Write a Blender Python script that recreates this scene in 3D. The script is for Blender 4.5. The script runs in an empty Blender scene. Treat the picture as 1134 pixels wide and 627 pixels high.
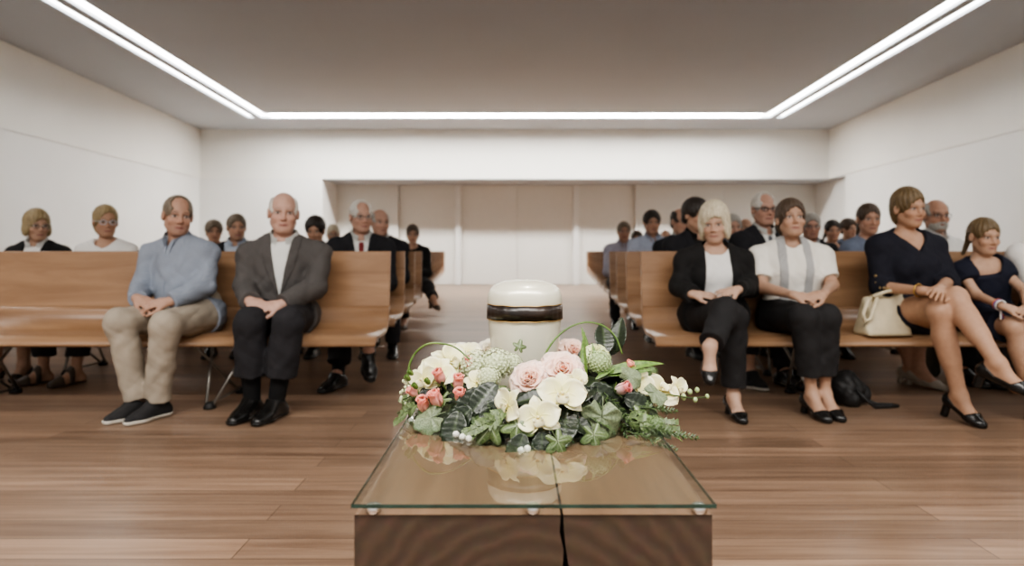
import bpy, bmesh, math, random
import numpy as np
from mathutils import Vector, Matrix
C = bpy.context.scene.collection
PI = math.pi
F = 700.0; CX = 571.0; CY = 278.5; HC = 0.92

def P(px, py, d):
    """world point seen at a pixel of the photo at distance d"""
    return np.array([(px-CX)/F*d, d, HC-(py-CY)/F*d])

# ------------------------------------------------------------------ materials
def new_mat(name):
    m = bpy.data.materials.new(name); m.use_nodes = True
    nt = m.node_tree; b = nt.nodes['Principled BSDF']
    return m, nt, b
def srgb(r, g, b):
    f = lambda c: (c/255/12.92) if c/255 <= .04045 else ((c/255+.055)/1.055)**2.4
    y = .3*r+.59*g+.11*b; k = .92   # pull every colour slightly towards grey for a muted overall look
    return (f(y+(r-y)*k), f(y+(g-y)*k), f(y+(b-y)*k), 1)
def nd(nt, t, **kw):
    n = nt.nodes.new(t)
    for k, v in kw.items():
        if k in n.inputs: n.inputs[k].default_value = v
        else: setattr(n, k, v)
    return n
def mapping(nt, scale=(1,1,1), rot=(0,0,0), loc=(0,0,0), coord='Object'):
    tc = nd(nt, 'ShaderNodeTexCoord'); mp = nd(nt, 'ShaderNodeMapping')
    mp.inputs['Scale'].default_value = scale; mp.inputs['Rotation'].default_value = rot
    mp.inputs['Location'].default_value = loc
    nt.links.new(tc.outputs[coord], mp.inputs['Vector']); return mp
def ramp(nt, fac, stops):
    r = nd(nt, 'ShaderNodeValToRGB'); e = r.color_ramp.elements
    while len(e) > 1: e.remove(e[-1])
    e[0].position, e[0].color = stops[0]
    for p, c in stops[1:]:
        x = e.new(p); x.color = c
    nt.links.new(fac, r.inputs['Fac']); return r
def bump(nt, b, h, strength=.2, dist=.01):
    bp = nd(nt, 'ShaderNodeBump'); bp.inputs['Strength'].default_value = strength
    bp.inputs['Distance'].default_value = dist
    nt.links.new(h, bp.inputs['Height']); nt.links.new(bp.outputs['Normal'], b.inputs['Normal'])
def plain(name, col, rough=.5, metal=0, var=.06, scale=8, spec=.5, bmp=0, trans=0, sss=0):
    m, nt, b = new_mat(name)
    mp = mapping(nt, (scale,)*3)
    n = nd(nt, 'ShaderNodeTexNoise', Scale=1.0, Detail=3.0); nt.links.new(mp.outputs['Vector'], n.inputs['Vector'])
    c0 = tuple(min(1, x*(1-var)) for x in col[:3])+(1,); c1 = tuple(min(1, x*(1+var)) for x in col[:3])+(1,)
    r = ramp(nt, n.outputs['Fac'], [(.3, c0), (.7, c1)])
    nt.links.new(r.outputs['Color'], b.inputs['Base Color'])
    b.inputs['Roughness'].default_value = rough; b.inputs['Metallic'].default_value = metal
    b.inputs['Specular IOR Level'].default_value = spec
    if bmp: bump(nt, b, n.outputs['Fac'], bmp, .01)
    if sss:
        b.inputs['Subsurface Weight'].default_value = sss; b.inputs['Subsurface Radius'].default_value = (.02, .012, .008); b.inputs['Subsurface Scale'].default_value = .3
    return m
def fabric(name, col, rough=.85, weave=350, var=.12, bmp=.25, sheen=.0, check=None):
    m, nt, b = new_mat(name)
    mp = mapping(nt, (1, 1, 1))
    n = nd(nt, 'ShaderNodeTexNoise', Scale=9.0, Detail=4.0); nt.links.new(mp.outputs['Vector'], n.inputs['Vector'])
    c0 = tuple(x*(1-var) for x in col[:3])+(1,); c1 = tuple(min(1, x*(1+var)) for x in col[:3])+(1,)
    r = ramp(nt, n.outputs['Fac'], [(.3, c0), (.7, c1)])
    out = r.outputs['Color']
    w = nd(nt, 'ShaderNodeTexNoise', Scale=weave, Detail=1.0); nt.links.new(mp.outputs['Vector'], w.inputs['Vector'])
    if check:
        k = nd(nt, 'ShaderNodeTexChecker', Scale=check[0]); nt.links.new(mp.outputs['Vector'], k.inputs['Vector'])
        mx = nd(nt, 'ShaderNodeMix', data_type='RGBA', blend_type='MIX'); mx.inputs['Factor'].default_value = .5
        k.inputs['Color1'].default_value = (*col[:3], 1); k.inputs['Color2'].default_value = check[1]
        nt.links.new(out, mx.inputs['A']); nt.links.new(k.outputs['Color'], mx.inputs['B']); out = mx.outputs['Result']
    nt.links.new(out, b.inputs['Base Color'])
    b.inputs['Roughness'].default_value = rough; b.inputs['Specular IOR Level'].default_value = .25
    if sheen: b.inputs['Sheen Weight'].default_value = sheen
    bump(nt, b, n.outputs['Fac'], bmp, .02)
    return m
def wood(name, dark, light, grain=(1.2, 22, 22), rough=.32, plank=None, coat=0, rot=(0,0,0), bmp=.03, spec=.5):
    m, nt, b = new_mat(name)
    mp = mapping(nt, grain, rot)
    n = nd(nt, 'ShaderNodeTexNoise', Scale=1.0, Detail=6.0, Roughness=.62, Distortion=.6); nt.links.new(mp.outputs['Vector'], n.inputs['Vector'])
    r = ramp(nt, n.outputs['Fac'], [(.28, dark), (.5, tuple((dark[i]+light[i])/2 for i in range(3))+(1,)), (.72, light)])
    col = r.outputs['Color']
    if plank:
        L, W, lo, hi = plank
        mp2 = mapping(nt, (1, 1, 1), rot)
        br = nd(nt, 'ShaderNodeTexBrick'); br.offset = .37; br.squash = 1
        br.inputs['Scale'].default_value = 1; br.inputs['Brick Width'].default_value = L; br.inputs['Row Height'].default_value = W
        br.inputs['Mortar Size'].default_value = .0022; br.inputs['Mortar Smooth'].default_value = .2; br.inputs['Bias'].default_value = 0
        br.inputs['Color1'].default_value = (lo,)*3+(1,); br.inputs['Color2'].default_value = (hi,)*3+(1,); br.inputs['Mortar'].default_value = (.42,)*3+(1,)
        nt.links.new(mp2.outputs['Vector'], br.inputs['Vector'])
        mx = nd(nt, 'ShaderNodeMix', data_type='RGBA', blend_type='MULTIPLY'); mx.inputs['Factor'].default_value = 1
        nt.links.new(col, mx.inputs['A']); nt.links.new(br.outputs['Color'], mx.inputs['B']); col = mx.outputs['Result']
    nt.links.new(col, b.inputs['Base Color']); b.inputs['Roughness'].default_value = rough
    b.inputs['Specular IOR Level'].default_value = spec
    if coat: b.inputs['Coat Weight'].default_value = coat; b.inputs['Coat Roughness'].default_value = .15
    bump(nt, b, n.outputs['Fac'], bmp, .01)
    return m
def emit(name, col, s):
    m, nt, b = new_mat(name)
    b.inputs['Emission Color'].default_value = col; b.inputs['Emission Strength'].default_value = s
    b.inputs['Base Color'].default_value = (.9, .9, .9, 1); return m

# ------------------------------------------------------------------ object helpers
def mesh_obj(name, me, m, parent=None):
    o = bpy.data.objects.new(name, me); C.objects.link(o)
    if m: me.materials.append(m)
    if parent: o.parent = parent
    return o
def obj(name, bm, m, parent=None, smooth=False):
    bmesh.ops.recalc_face_normals(bm, faces=bm.faces)
    me = bpy.data.meshes.new(name); bm.to_mesh(me); bm.free()
    if smooth: me.polygons.foreach_set('use_smooth', [True]*len(me.polygons))
    return mesh_obj(name, me, m, parent)
def empty(name, loc, rz=0):
    o = bpy.data.objects.new(name, None); C.objects.link(o); o.location = loc; o.rotation_euler = (0, 0, rz); o.empty_display_size = .1
    return o
def tag(o, label, cat, group=None):
    o['label'] = label; o['category'] = cat
    if group: o['group'] = group
    return o
def struct(o):
    o['kind'] = 'structure'; return o
def box(bm, x0, x1, y0, y1, z0, z1):
    vs = [bm.verts.new(p) for p in ((x0,y0,z0),(x1,y0,z0),(x1,y1,z0),(x0,y1,z0),(x0,y0,z1),(x1,y0,z1),(x1,y1,z1),(x0,y1,z1))]
    for f in ((0,3,2,1),(4,5,6,7),(0,1,5,4),(1,2,6,5),(2,3,7,6),(3,0,4,7)): bm.faces.new([vs[i] for i in f])
    return vs
def hexa(bm, pts):
    vs = [bm.verts.new(p) for p in pts]
    for f in ((0,3,2,1),(4,5,6,7),(0,1,5,4),(1,2,6,5),(2,3,7,6),(3,0,4,7)): bm.faces.new([vs[i] for i in f])
def bevel(bm, w=.004, seg=2):
    bmesh.ops.bevel(bm, geom=list(bm.edges), offset=w, segments=seg, affect='EDGES', profile=.5)
def tube(bm, pts, r, n=8, caps=True):
    pts = [Vector(p) for p in pts]
    rs = r if isinstance(r, (list, tuple)) else [r]*len(pts)
    rings = []; t0 = (pts[1]-pts[0]).normalized()
    a = Vector((0, 0, 1)) if abs(t0.z) < .9 else Vector((1, 0, 0))
    u = t0.cross(a).normalized()
    for i, p in enumerate(pts):
        t = (pts[min(i+1, len(pts)-1)]-pts[max(i-1, 0)]).normalized()
        u = (u-t*u.dot(t)).normalized(); w = t.cross(u)
        rings.append([bm.verts.new(p+(u*math.cos(2*PI*k/n)+w*math.sin(2*PI*k/n))*rs[i]) for k in range(n)])
    for A, B in zip(rings, rings[1:]):
        for k in range(n): bm.faces.new((A[k], A[(k+1)%n], B[(k+1)%n], B[k]))
    if caps: bm.faces.new(rings[0][::-1]); bm.faces.new(rings[-1])
def lathe(bm, prof, n=48, cap=True):
    rings = [[bm.verts.new((r*math.cos(2*PI*k/n), r*math.sin(2*PI*k/n), z)) for k in range(n)] for r, z in prof]
    for A, B in zip(rings, rings[1:]):
        for k in range(n): bm.faces.new((A[k], A[(k+1)%n], B[(k+1)%n], B[k]))
    if cap: bm.faces.new(rings[0][::-1]); bm.faces.new(rings[-1])

# ------------------------------------------------------------------ room
def ceil_z(y): return 4.497-.0307*y
def line_z(y): return 2.954-.0121*y
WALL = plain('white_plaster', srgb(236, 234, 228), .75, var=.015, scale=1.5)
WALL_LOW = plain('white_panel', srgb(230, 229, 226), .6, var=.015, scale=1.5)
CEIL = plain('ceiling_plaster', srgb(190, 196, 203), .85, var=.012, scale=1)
FLOORM = wood('floor_boards', srgb(116, 90, 71), srgb(165, 136, 112), grain=(1.1, 26, 10), rough=.3, plank=(2.3, .135, .72, 1.12), bmp=.02, spec=.45)
LED = emit('led_diffuser', (1, .985, .945, 1), 9.5)
LEDB = emit('led_diffuser_far', (1, .985, .945, 1), 46.0)
Y0 = -3.5
def build_room():
    bm = bmesh.new(); box(bm, -9.5, 9.5, Y0, 18, -.1, 0); struct(obj('floor', bm, FLOORM))
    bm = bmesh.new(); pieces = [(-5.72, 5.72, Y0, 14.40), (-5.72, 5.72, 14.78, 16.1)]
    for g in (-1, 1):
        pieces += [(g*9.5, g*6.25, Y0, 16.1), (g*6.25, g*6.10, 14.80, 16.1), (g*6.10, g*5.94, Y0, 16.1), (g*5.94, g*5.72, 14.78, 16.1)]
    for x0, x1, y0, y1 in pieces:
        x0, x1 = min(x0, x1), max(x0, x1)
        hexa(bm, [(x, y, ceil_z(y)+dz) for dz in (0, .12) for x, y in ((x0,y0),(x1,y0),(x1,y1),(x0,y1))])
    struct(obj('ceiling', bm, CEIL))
    XL, XR = -7.98, 7.93
    for side, x, sg, yl in (('left', XL, -1, 16.0), ('right', XR, 1, 15.25)):
        bm = bmesh.new()
        a, b_ = (x, x+sg*.2) if sg > 0 else (x+sg*.2, x)
        y1 = 16.0
        hexa(bm, [(a,Y0,line_z(Y0)),(b_,Y0,line_z(Y0)),(b_,y1,line_z(y1)),(a,y1,line_z(y1)),
                  (a,Y0,ceil_z(Y0)),(b_,Y0,ceil_z(Y0)),(b_,y1,ceil_z(y1)),(a,y1,ceil_z(y1))])
        struct(obj('wall_'+side, bm, WALL))
        bm = bmesh.new(); x2 = x+sg*.018; a, b_ = (x2, x2+.18) if sg > 0 else (x2-.18, x2)
        hexa(bm, [(a,Y0,0),(b_,Y0,0),(b_,yl,0),(a,yl,0),(a,Y0,line_z(Y0)),(b_,Y0,line_z(Y0)),(b_,yl,line_z(yl)),(a,yl,line_z(yl))])
        struct(obj('wall_'+side+'_panel', bm, WALL_LOW))
    zs = 2.76
    bm = bmesh.new(); box(bm, -8.2, 8.25, 16.0, 16.25, zs, 4.15); struct(obj('wall_back', bm, WALL))
    bm = bmesh.new(); box(bm, -8.2, -4.89, 16.0, 16.2, 0, zs); struct(obj('wall_back_side', bm, WALL_LOW))
    # soffit of the recess (extends round the right corner)
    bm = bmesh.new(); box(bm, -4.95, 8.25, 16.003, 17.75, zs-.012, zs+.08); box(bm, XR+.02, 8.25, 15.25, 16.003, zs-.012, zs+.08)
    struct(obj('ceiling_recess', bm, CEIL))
    bm = bmesh.new(); box(bm, -5.1, -4.89, 16.2, 17.75, 0, zs-.012); struct(obj('wall_recess_left', bm, WALL_LOW))
    bm = bmesh.new(); box(bm, 8.18, 8.35, 15.25, 17.75, 0, zs-.012); struct(obj('wall_recess_right', bm, WALL_LOW))
    bm = bmesh.new(); box(bm, -5.0, 8.3, 17.52, 17.7, 0, zs); struct(obj('wall_recess_back', bm, WALL_LOW))
    # shallow wall panels and posts on the recess wall, doors in the middle
    pan = plain('recess_panel', srgb(226, 224, 218), .6, var=.01)
    X = lambda px, d=17.35: (px-CX)/F*d
    n = 0
    for a, b_, y in ((370, 441.5, 17.25), (442, 504.6, 17.40), (510.6, 572.8, 17.45), (573.2, 634.6, 17.45), (641.6, 702.7, 17.40), (703.2, 800, 17.25), (800.3, 909, 17.25)):
        bm = bmesh.new(); box(bm, X(a), X(b_), y, 17.53, .005, zs-.013); bevel(bm, .006, 1); n += 1
        o = struct(obj('trim_%d' % n, bm, pan))
    for a, b_ in ((504.6, 510.6), (634.6, 641.6)):
        bm = bmesh.new(); box(bm, X(a), X(b_), 17.3, 17.53, 0, zs-.013); bevel(bm, .008, 1); n += 1
        struct(obj('trim_%d' % n, bm, WALL_LOW))
    # LED channels in the ceiling
    def strip(nm, x0, x1, y0, y1, lab):
        t = empty(nm, ((x0+x1)/2, (y0+y1)/2, ceil_z((y0+y1)/2)))
        tag(t, lab, 'ceiling light')
        def slab(dz0, dz1, g, m, part):
            bm = bmesh.new()
            pts = [(x0-g,y0-g),(x1+g,y0-g),(x1+g,y1+g),(x0-g,y1+g)]
            hexa(bm, [(px, py, ceil_z(py)+dz0) for px, py in pts]+[(px, py, ceil_z(py)+dz1) for px, py in pts])
            for v in bm.verts: v.co -= t.location
            obj(part, bm, m, t)
        slab(.055, .075, -.001, LED if y1-y0 > 3 else LEDB, 'diffuser')
        slab(.078, .115, -.001, WALL, 'housing')
    strip('light_strip', -5.94, -5.72, Y0, 14.775, 'wide glowing LED ceiling strip along the left, inner of the pair')
    strip('light_strip', -6.25, -6.10, Y0, 14.80, 'narrow glowing LED ceiling strip along the left, outer one nearer the wall')
    strip('light_strip', 5.72, 5.94, Y0, 14.775, 'wide glowing LED ceiling strip along the right, inner of the pair')
    strip('light_strip', 6.10, 6.25, Y0, 14.80, 'narrow glowing LED ceiling strip along the right, outer one nearer the wall')
    strip('light_strip', -5.715, 5.715, 14.40, 14.78, 'glowing LED ceiling strip running across the far end of the room')

# ------------------------------------------------------------------ pews
PEW = wood('pew_veneer', srgb(134, 98, 68), srgb(178, 140, 106), grain=(1.0, 14, 9), rough=.3, bmp=.015)
PEW_EDGE = wood('pew_edge_ply', srgb(120, 84, 56), srgb(200, 160, 118), grain=(1, 60, 60), rough=.4)
STEEL = plain('brushed_steel', srgb(150, 145, 138), .35, metal=.9)
RUBBER = plain('black_rubber', srgb(28, 27, 26), .6)
PITCH = 1.0
def sheet(bm, cl, th, x0, x1):
    n = len(cl); top = []; bot = []
    for i, (y, z) in enumerate(cl):
        a = Vector(cl[max(i-1, 0)]); b = Vector(cl[min(i+1, n-1)]); t = (b-a).normalized(); nn = Vector((-t.y, t.x))
        top.append((y+nn.x*th/2, z+nn.y*th/2)); bot.append((y-nn.x*th/2, z-nn.y*th/2))
    loop = top+bot[::-1]
    A = [bm.verts.new((x0, y, z)) for y, z in loop]; B = [bm.verts.new((x1, y, z)) for y, z in loop]
    m = len(loop)
    for i in range(m): bm.faces.new((A[i], A[(i+1)%m], B[(i+1)%m], B[i]))
    for i in range(n-1):
        bm.faces.new((A[i], A[m-1-i], A[m-2-i], A[i+1])); bm.faces.new((B[i], B[i+1], B[m-2-i], B[m-1-i]))
def bez(p0, p1, p2, n):
    return [tuple((1-t)**2*a+2*t*(1-t)*b+t*t*c for a, b, c in zip(p0, p1, p2)) for t in [i/n for i in range(n+1)]]
BACK = [(.0, .92), (-.015, .78), (-.03, .64), (-.04, .565)]
SEAT = bez((-.04, .565), (-.05, .43), (-.17, .417), 8)+[(-.28, .418)]+bez((-.37, .418), (-.45, .417), (-.462, .372), 6)
def pew_proto(length, side):
    """side -1: pew extends to -x from the aisle end at x=0"""
    t = empty('pew', (0, 0, 0))
    x0, x1 = (-length, 0) if side < 0 else (0, length)
    bm = bmesh.new(); sheet(bm, BACK, .026, x0, x1); bevel(bm, .003, 1); obj('backrest', bm, PEW, t)
    bm = bmesh.new(); sheet(bm, SEAT, .028, x0, x1); obj('seat', bm, PEW, t, True)
    bm = bmesh.new(); box(bm, x0+.02, x1-.02, -.30, -.26, .372, .402); obj('rail', bm, STEEL, t)
    xs = [.98, 2.45, 3.95] if length > 4 else [.9, 2.3]
    for s in xs:
        x = s*(1 if side > 0 else -1)
        bm = bmesh.new()
        w = .13
        for q in (-1, 1):
            tube(bm, [(x+q*.02, -.40, .02), (x+q*w, -.08, .40)], .009)
            tube(bm, [(x+q*w, -.36, .39), (x+q*.02, .02, .02)], .009)
        tube(bm, [(x, -.40, .03), (x, .02, .03)], .009)
        lg = obj('leg', bm, STEEL, t, True)
        for y in (-.40, .02):
            bm = bmesh.new(); lathe(bm, [(.035, 0), (.035, .012), (.022, .035), (.014, .04)], 16)
            for v in bm.verts: v.co += Vector((x, y, 0))
            obj('foot_pad', bm, RUBBER, lg, True)
    return t
def dup(root, loc, label):
    r = root.copy(); C.objects.link(r); r.location = loc; r['label'] = label
    for ch in list(root.children):
        c = ch.copy(); C.objects.link(c); c.parent = r
        for g in ch.children:
            d = g.copy(); C.objects.link(d); d.parent = c
    return r
ORD = ['front', 'second', 'third', 'fourth', 'fifth', 'sixth', 'seventh', 'eighth', 'ninth', 'tenth', 'eleventh', 'last']
def build_pews():
    for side, nm in ((-1, 'left'), (1, 'right')):
        proto = None
        for i in range(12):
            y = 4.1+i*PITCH; x = side*(.81+.080*(y-4.1))
            lab = 'brown wooden pew with steel legs, %s row on the %s of the aisle' % (ORD[i], nm)
            if proto is None:
                proto = pew_proto(5.2, side); proto.location = (x, y, 0); tag(proto, lab, 'pew', 'wooden pews')
            else: dup(proto, (x, y, 0), lab)

# ------------------------------------------------------------------ plinth, glass, urn
BX0, BX1, BY0, BY1, TOP = -.206, .251, .807, 1.60, .600
def build_plinth():
    cx, cy = (BX0+BX1)/2, (BY0+BY1)/2
    # end grain with growth rings
    m, nt, b = new_mat('oak_end_grain')
    mp = mapping(nt, (1, .05, 1), loc=(0, 0, -.40))
    sep = nd(nt, 'ShaderNodeTexNoise', Scale=5.0, Detail=3.0); nt.links.new(mp.outputs['Vector'], sep.inputs['Vector'])
    wv = nd(nt, 'ShaderNodeTexWave', wave_type='RINGS', rings_direction='Y'); wv.inputs['Scale'].default_value = 13; wv.inputs['Distortion'].default_value = 4.5; wv.inputs['Detail'].default_value = 3; wv.inputs['Detail Scale'].default_value = 1.4
    nt.links.new(mp.outputs['Vector'], wv.inputs['Vector'])
    r = ramp(nt, wv.outputs['Fac'], [(0, srgb(66, 50, 38)), (.6, srgb(72, 55, 42)), (1, srgb(78, 60, 46))])
    n2 = nd(nt, 'ShaderNodeTexNoise', Scale=60.0, Detail=3.0); nt.links.new(mp.outputs['Vector'], n2.inputs['Vector'])
    mx = nd(nt, 'ShaderNodeMix', data_type='RGBA', blend_type='MULTIPLY'); mx.inputs['Factor'].default_value = .35
    nt.links.new(r.outputs['Color'], mx.inputs['A']); nt.links.new(n2.outputs['Color'], mx.inputs['B'])
    nt.links.new(mx.outputs['Result'], b.inputs['Base Color']); b.inputs['Roughness'].default_value = .55
    bump(nt, b, wv.outputs['Fac'], .08, .005)
    topm = wood('oak_top', srgb(98, 72, 54), srgb(132, 100, 76), grain=(22, 1.6, 22), rough=.45, bmp=.03)
    t = empty('plinth', (cx, cy, 0)); tag(t, 'dark solid timber block plinth with cracked end grain under the glass', 'plinth')
    zt = TOP-.0165
    ck = (624-CX)/F*BY0                       # crack position in x
    def half(xa, xb, jag, sg):
        bm = bmesh.new(); nz = 26
        rnd = random.Random(4)
        A = []
        for i in range(nz+1):
            z = zt*i/nz; w = .0015+.0024*abs(math.sin(i*1.7))*min(1, (nz-i)/3+.25)
            x = ck+.0022*math.sin(i*.9)+rnd.uniform(-.0012, .0012)+sg*w
            A.append((x, z))
        fl = []
        for (x, z) in A:
            fl.append((bm.verts.new((x, BY0, z)), bm.verts.new((x, BY1, z))))
        e0 = (bm.verts.new((xb, BY0, 0)), bm.verts.new((xb, BY1, 0))); e1 = (bm.verts.new((xb, BY0, zt)), bm.verts.new((xb, BY1, zt)))
        bm.faces.new([f[0] for f in fl]+[e1[0], e0[0]]); bm.faces.new([f[1] for f in fl]+[e1[1], e0[1]])
        ft = bm.faces.new([fl[-1][0], fl[-1][1], e1[1], e1[0]]); ft.material_index = 1
        bm.faces.new([fl[0][0], fl[0][1], e0[1], e0[0]]); s = bm.faces.new([e0[0], e0[1], e1[1], e1[0]]); s.material_index = 1
        for a, b2 in zip(fl, fl[1:]): bm.faces.new([a[0], a[1], b2[1], b2[0]])
        for v in bm.verts: v.co -= t.location
        o = obj('timber_half', bm, m, t); o.data.materials.append(topm)
    half(ck, BX0, 1, -1); half(ck, BX1, 1, 1)
    bm = bmesh.new(); box(bm, ck-.012-cx, ck+.012-cx, BY0+.03-cy, BY1-.01-cy, .002, zt-.002)
    obj('crack_core', bm, plain('crack_dark', srgb(26, 18, 12), .9), t)
    # glass sheet
    g, nt, b = new_mat('clear_glass')
    nt.nodes.remove(b); out = nt.nodes['Material Output']
    tr = nd(nt, 'ShaderNodeBsdfTransparent'); tr.inputs['Color'].default_value = (.95, .985, .97, 1)
    gl = nd(nt, 'ShaderNodeBsdfGlossy'); gl.inputs['Roughness'].default_value = .012
    fr = nd(nt, 'ShaderNodeFresnel'); fr.inputs['IOR'].default_value = 1.55
    ms = nd(nt, 'ShaderNodeMixShader'); gm = nd(nt, 'ShaderNodeNewGeometry'); mm = nd(nt, 'ShaderNodeMath', operation='MULTIPLY_ADD'); mm.inputs[1].default_value = -1; mm.inputs[2].default_value = 1; nt.links.new(gm.outputs['Backfacing'], mm.inputs[0]); m2 = nd(nt, 'ShaderNodeMath', operation='MULTIPLY'); nt.links.new(mm.outputs[0], m2.inputs[0]); nt.links.new(fr.outputs['Fac'], m2.inputs[1]); nt.links.new(m2.outputs[0], ms.inputs['Fac']); nt.links.new(tr.outputs[0], ms.inputs[1]); nt.links.new(gl.outputs[0], ms.inputs[2]); nt.links.new(ms.outputs[0], out.inputs['Surface'])
    gt = empty('glass_sheet', (cx, cy, TOP-.006)); tag(gt, 'clear glass sheet with green edge lying on the timber plinth', 'glass sheet')
    bm = bmesh.new(); box(bm, -(BX1-BX0)/2-.002, (BX1-BX0)/2+.003, BY0-.006-cy, BY1-cy, 0, .006); bevel(bm, .001, 2); obj('pane', bm, g, gt)
    bm = bmesh.new(); x0, x1 = -(BX1-BX0)/2-.0025, (BX1-BX0)/2+.0035; box(bm, x0, x1, BY0-.0068-cy, BY0-.0061-cy, .0005, .0055); box(bm, x0, x0+.0006, BY0-.006-cy, BY1-cy, .0005, .0055); box(bm, x1-.0006, x1, BY0-.006-cy, BY1-cy, .0005, .0055)
    obj('polished_edge', bm, plain('glass_edge_green', srgb(36, 58, 50), .12, var=.35, scale=30), gt)
    sil = plain('silver_disc', srgb(225, 225, 222), .25, metal=1)
    for px in (412, 590, 776):
        for yy in (BY0+.008, BY1-.03):
            x = (px-CX)/F*BY0
            bm = bmesh.new(); lathe(bm, [(.0085, -.0100), (.0095, -.0095), (.0095, -.0008), (.0085, -.0002)], 24)
            for v in bm.verts: v.co += Vector((x-cx, yy-cy, 0))
            obj('spacer', bm, sil, gt, True)

def build_urn():
    ux, uy = (581-CX)/F*1.45, 1.45
    t = empty('urn', (ux, uy, TOP)); tag(t, 'cream pearl urn with black gold-edged ribbon standing in the flower wreath', 'urn')
    pearl, nt, b = new_mat('pearl_lacquer')
    mp = mapping(nt, (1, 1, 1)); n = nd(nt, 'ShaderNodeTexNoise', Scale=4.0, Detail=2.0); nt.links.new(mp.outputs['Vector'], n.inputs['Vector'])
    r = ramp(nt, n.outputs['Fac'], [(.3, srgb(226, 221, 198)), (.7, srgb(233, 229, 208))]); nt.links.new(r.outputs['Color'], b.inputs['Base Color'])
    b.inputs['Roughness'].default_value = .33; b.inputs['Metallic'].default_value = .2; b.inputs['Coat Weight'].default_value = .5; b.inputs['Coat Roughness'].default_value = .12
    h = .256
    def arc(r0, z0, rr, zz, n=10): return [(r0-rr+rr*math.cos(a), z0-zz+zz*math.sin(a)) for a in [PI/2*i/n for i in range(n+1)]]
    bm = bmesh.new(); lathe(bm, [(.066, 0), (.070, .004), (.073, .05), (.0765, .09), (.0805, .13), (.0835, .165), (.0843, .185), (.0843, .196), (.078, .196)], 96); obj('urn_body', bm, pearl, t, True)
    bm = bmesh.new(); lathe(bm, [(.078, .1935), (.0838, .1935), (.0852, .196), (.0852, .208)]+[(.0852*max(0, math.cos(a))**(2/2.7), .208+.048*math.sin(a)**(2/2.7)) for a in [PI/2*i/22 for i in range(1, 22)]]+[(.001, .256)], 96); obj('lid', bm, pearl, t, True)
    rib, nt, b = new_mat('black_ribbon')
    mp = mapping(nt, (30, 30, 1)); n = nd(nt, 'ShaderNodeTexNoise', Scale=1.0, Detail=2.0); nt.links.new(mp.outputs['Vector'], n.inputs['Vector'])
    r = ramp(nt, n.outputs['Fac'], [(.3, srgb(24, 18, 15)), (.7, srgb(52, 38, 30))]); nt.links.new(r.outputs['Color'], b.inputs['Base Color']); b.inputs['Roughness'].default_value = .3
    def band(z0, z1, r0, m, nm, wave=.0003):
        bm = bmesh.new(); n = 144; rings = []
        for (dr, z) in ((0, z0), (.0012, z0), (.0012, z1), (0, z1)):
            rings.append([])
            for k in range(n):
                a = 2*PI*k/n; rr = r0+dr+(wave*math.sin(a*13)+wave*math.sin(a*29+1) if dr else -.001); zz = z+.0005*math.sin(a*11)
                rings[-1].append(bm.verts.new((rr*math.cos(a), rr*math.sin(a), zz)))
        for i in range(4):
            A, B = rings[i], rings[(i+1)%4]
            for k in range(n): bm.faces.new((A[k], A[(k+1)%n], B[(k+1)%n], B[k]))
        return obj(nm, bm, m, t, True)
    gold = plain('gold_trim', srgb(196, 158, 92), .3, metal=.9)
    band(.1675, .2005, .0857, rib, 'ribbon')
    band(.2003, .2018, .0860, gold, 'gold_edge'); band(.1662, .1677, .0860, gold, 'gold_edge')

# ------------------------------------------------------------------ camera, light, world
def build_camera():
    cd = bpy.data.cameras.new('camera'); co = bpy.data.objects.new('camera', cd); C.objects.link(co)
    co.location = (0, 0, HC); co.rotation_euler = (PI/2, 0, 0)
    cd.sensor_fit = 'HORIZONTAL'; cd.sensor_width = 36; cd.lens = F/1134*36
    cd.shift_x = -(CX-567)/1134; cd.shift_y = -(313.5-CY)/1134
    cd.dof.use_dof = True; cd.dof.focus_distance = 1.3; cd.dof.aperture_fstop = 3.0
    cd.clip_start = .05
    bpy.context.scene.camera = co
def build_light():
    s = bpy.context.scene
    w = bpy.data.worlds.new('world'); s.world = w; w.use_nodes = True
    bg = w.node_tree.nodes['Background']; bg.inputs['Color'].default_value = (1, .988, .955, 1); bg.inputs['Strength'].default_value = .65
    def spot(nm, loc, tgt, e, ang, blend, rad, col=(1, .95, .88)):
        l = bpy.data.lights.new(nm, 'SPOT'); l.energy = e; l.spot_size = math.radians(ang); l.spot_blend = blend; l.shadow_soft_size = rad; l.color = col
        o = bpy.data.objects.new(nm, l); C.objects.link(o); o.location = loc
        d = Vector(tgt)-Vector(loc); o.rotation_euler = d.to_track_quat('-Z', 'Y').to_euler()
    spot('wreath_spot', (.3, 2.2, 4.3), (.03, 1.3, .6), 130, 26, .6, .05)
    def area(nm, loc, e, sx, sy, rot=(0, 0, 0), spread=180):
        l = bpy.data.lights.new(nm, 'AREA'); l.shape = 'RECTANGLE'; l.size = sx; l.size_y = sy; l.energy = e; l.spread = math.radians(spread); l.color = (1, .96, .91)
        o = bpy.data.objects.new(nm, l); C.objects.link(o); o.location = loc; o.rotation_euler = rot
    area('stage_light', (0, -.8, 4.2), 230, 8, .8, (math.radians(14), 0, 0), 120)
    s.view_settings.view_transform = 'AgX'; s.view_settings.look = 'AgX - Medium High Contrast'; s.view_settings.exposure = 0.50
    s.cycles.use_denoising = True
    s.cycles.max_bounces = 8; s.cycles.diffuse_bounces = 4; s.cycles.glossy_bounces = 4; s.cycles.transmission_bounces = 8
    s.cycles.sample_clamp_indirect = 6.0; s.cycles.caustics_reflective = False
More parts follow.
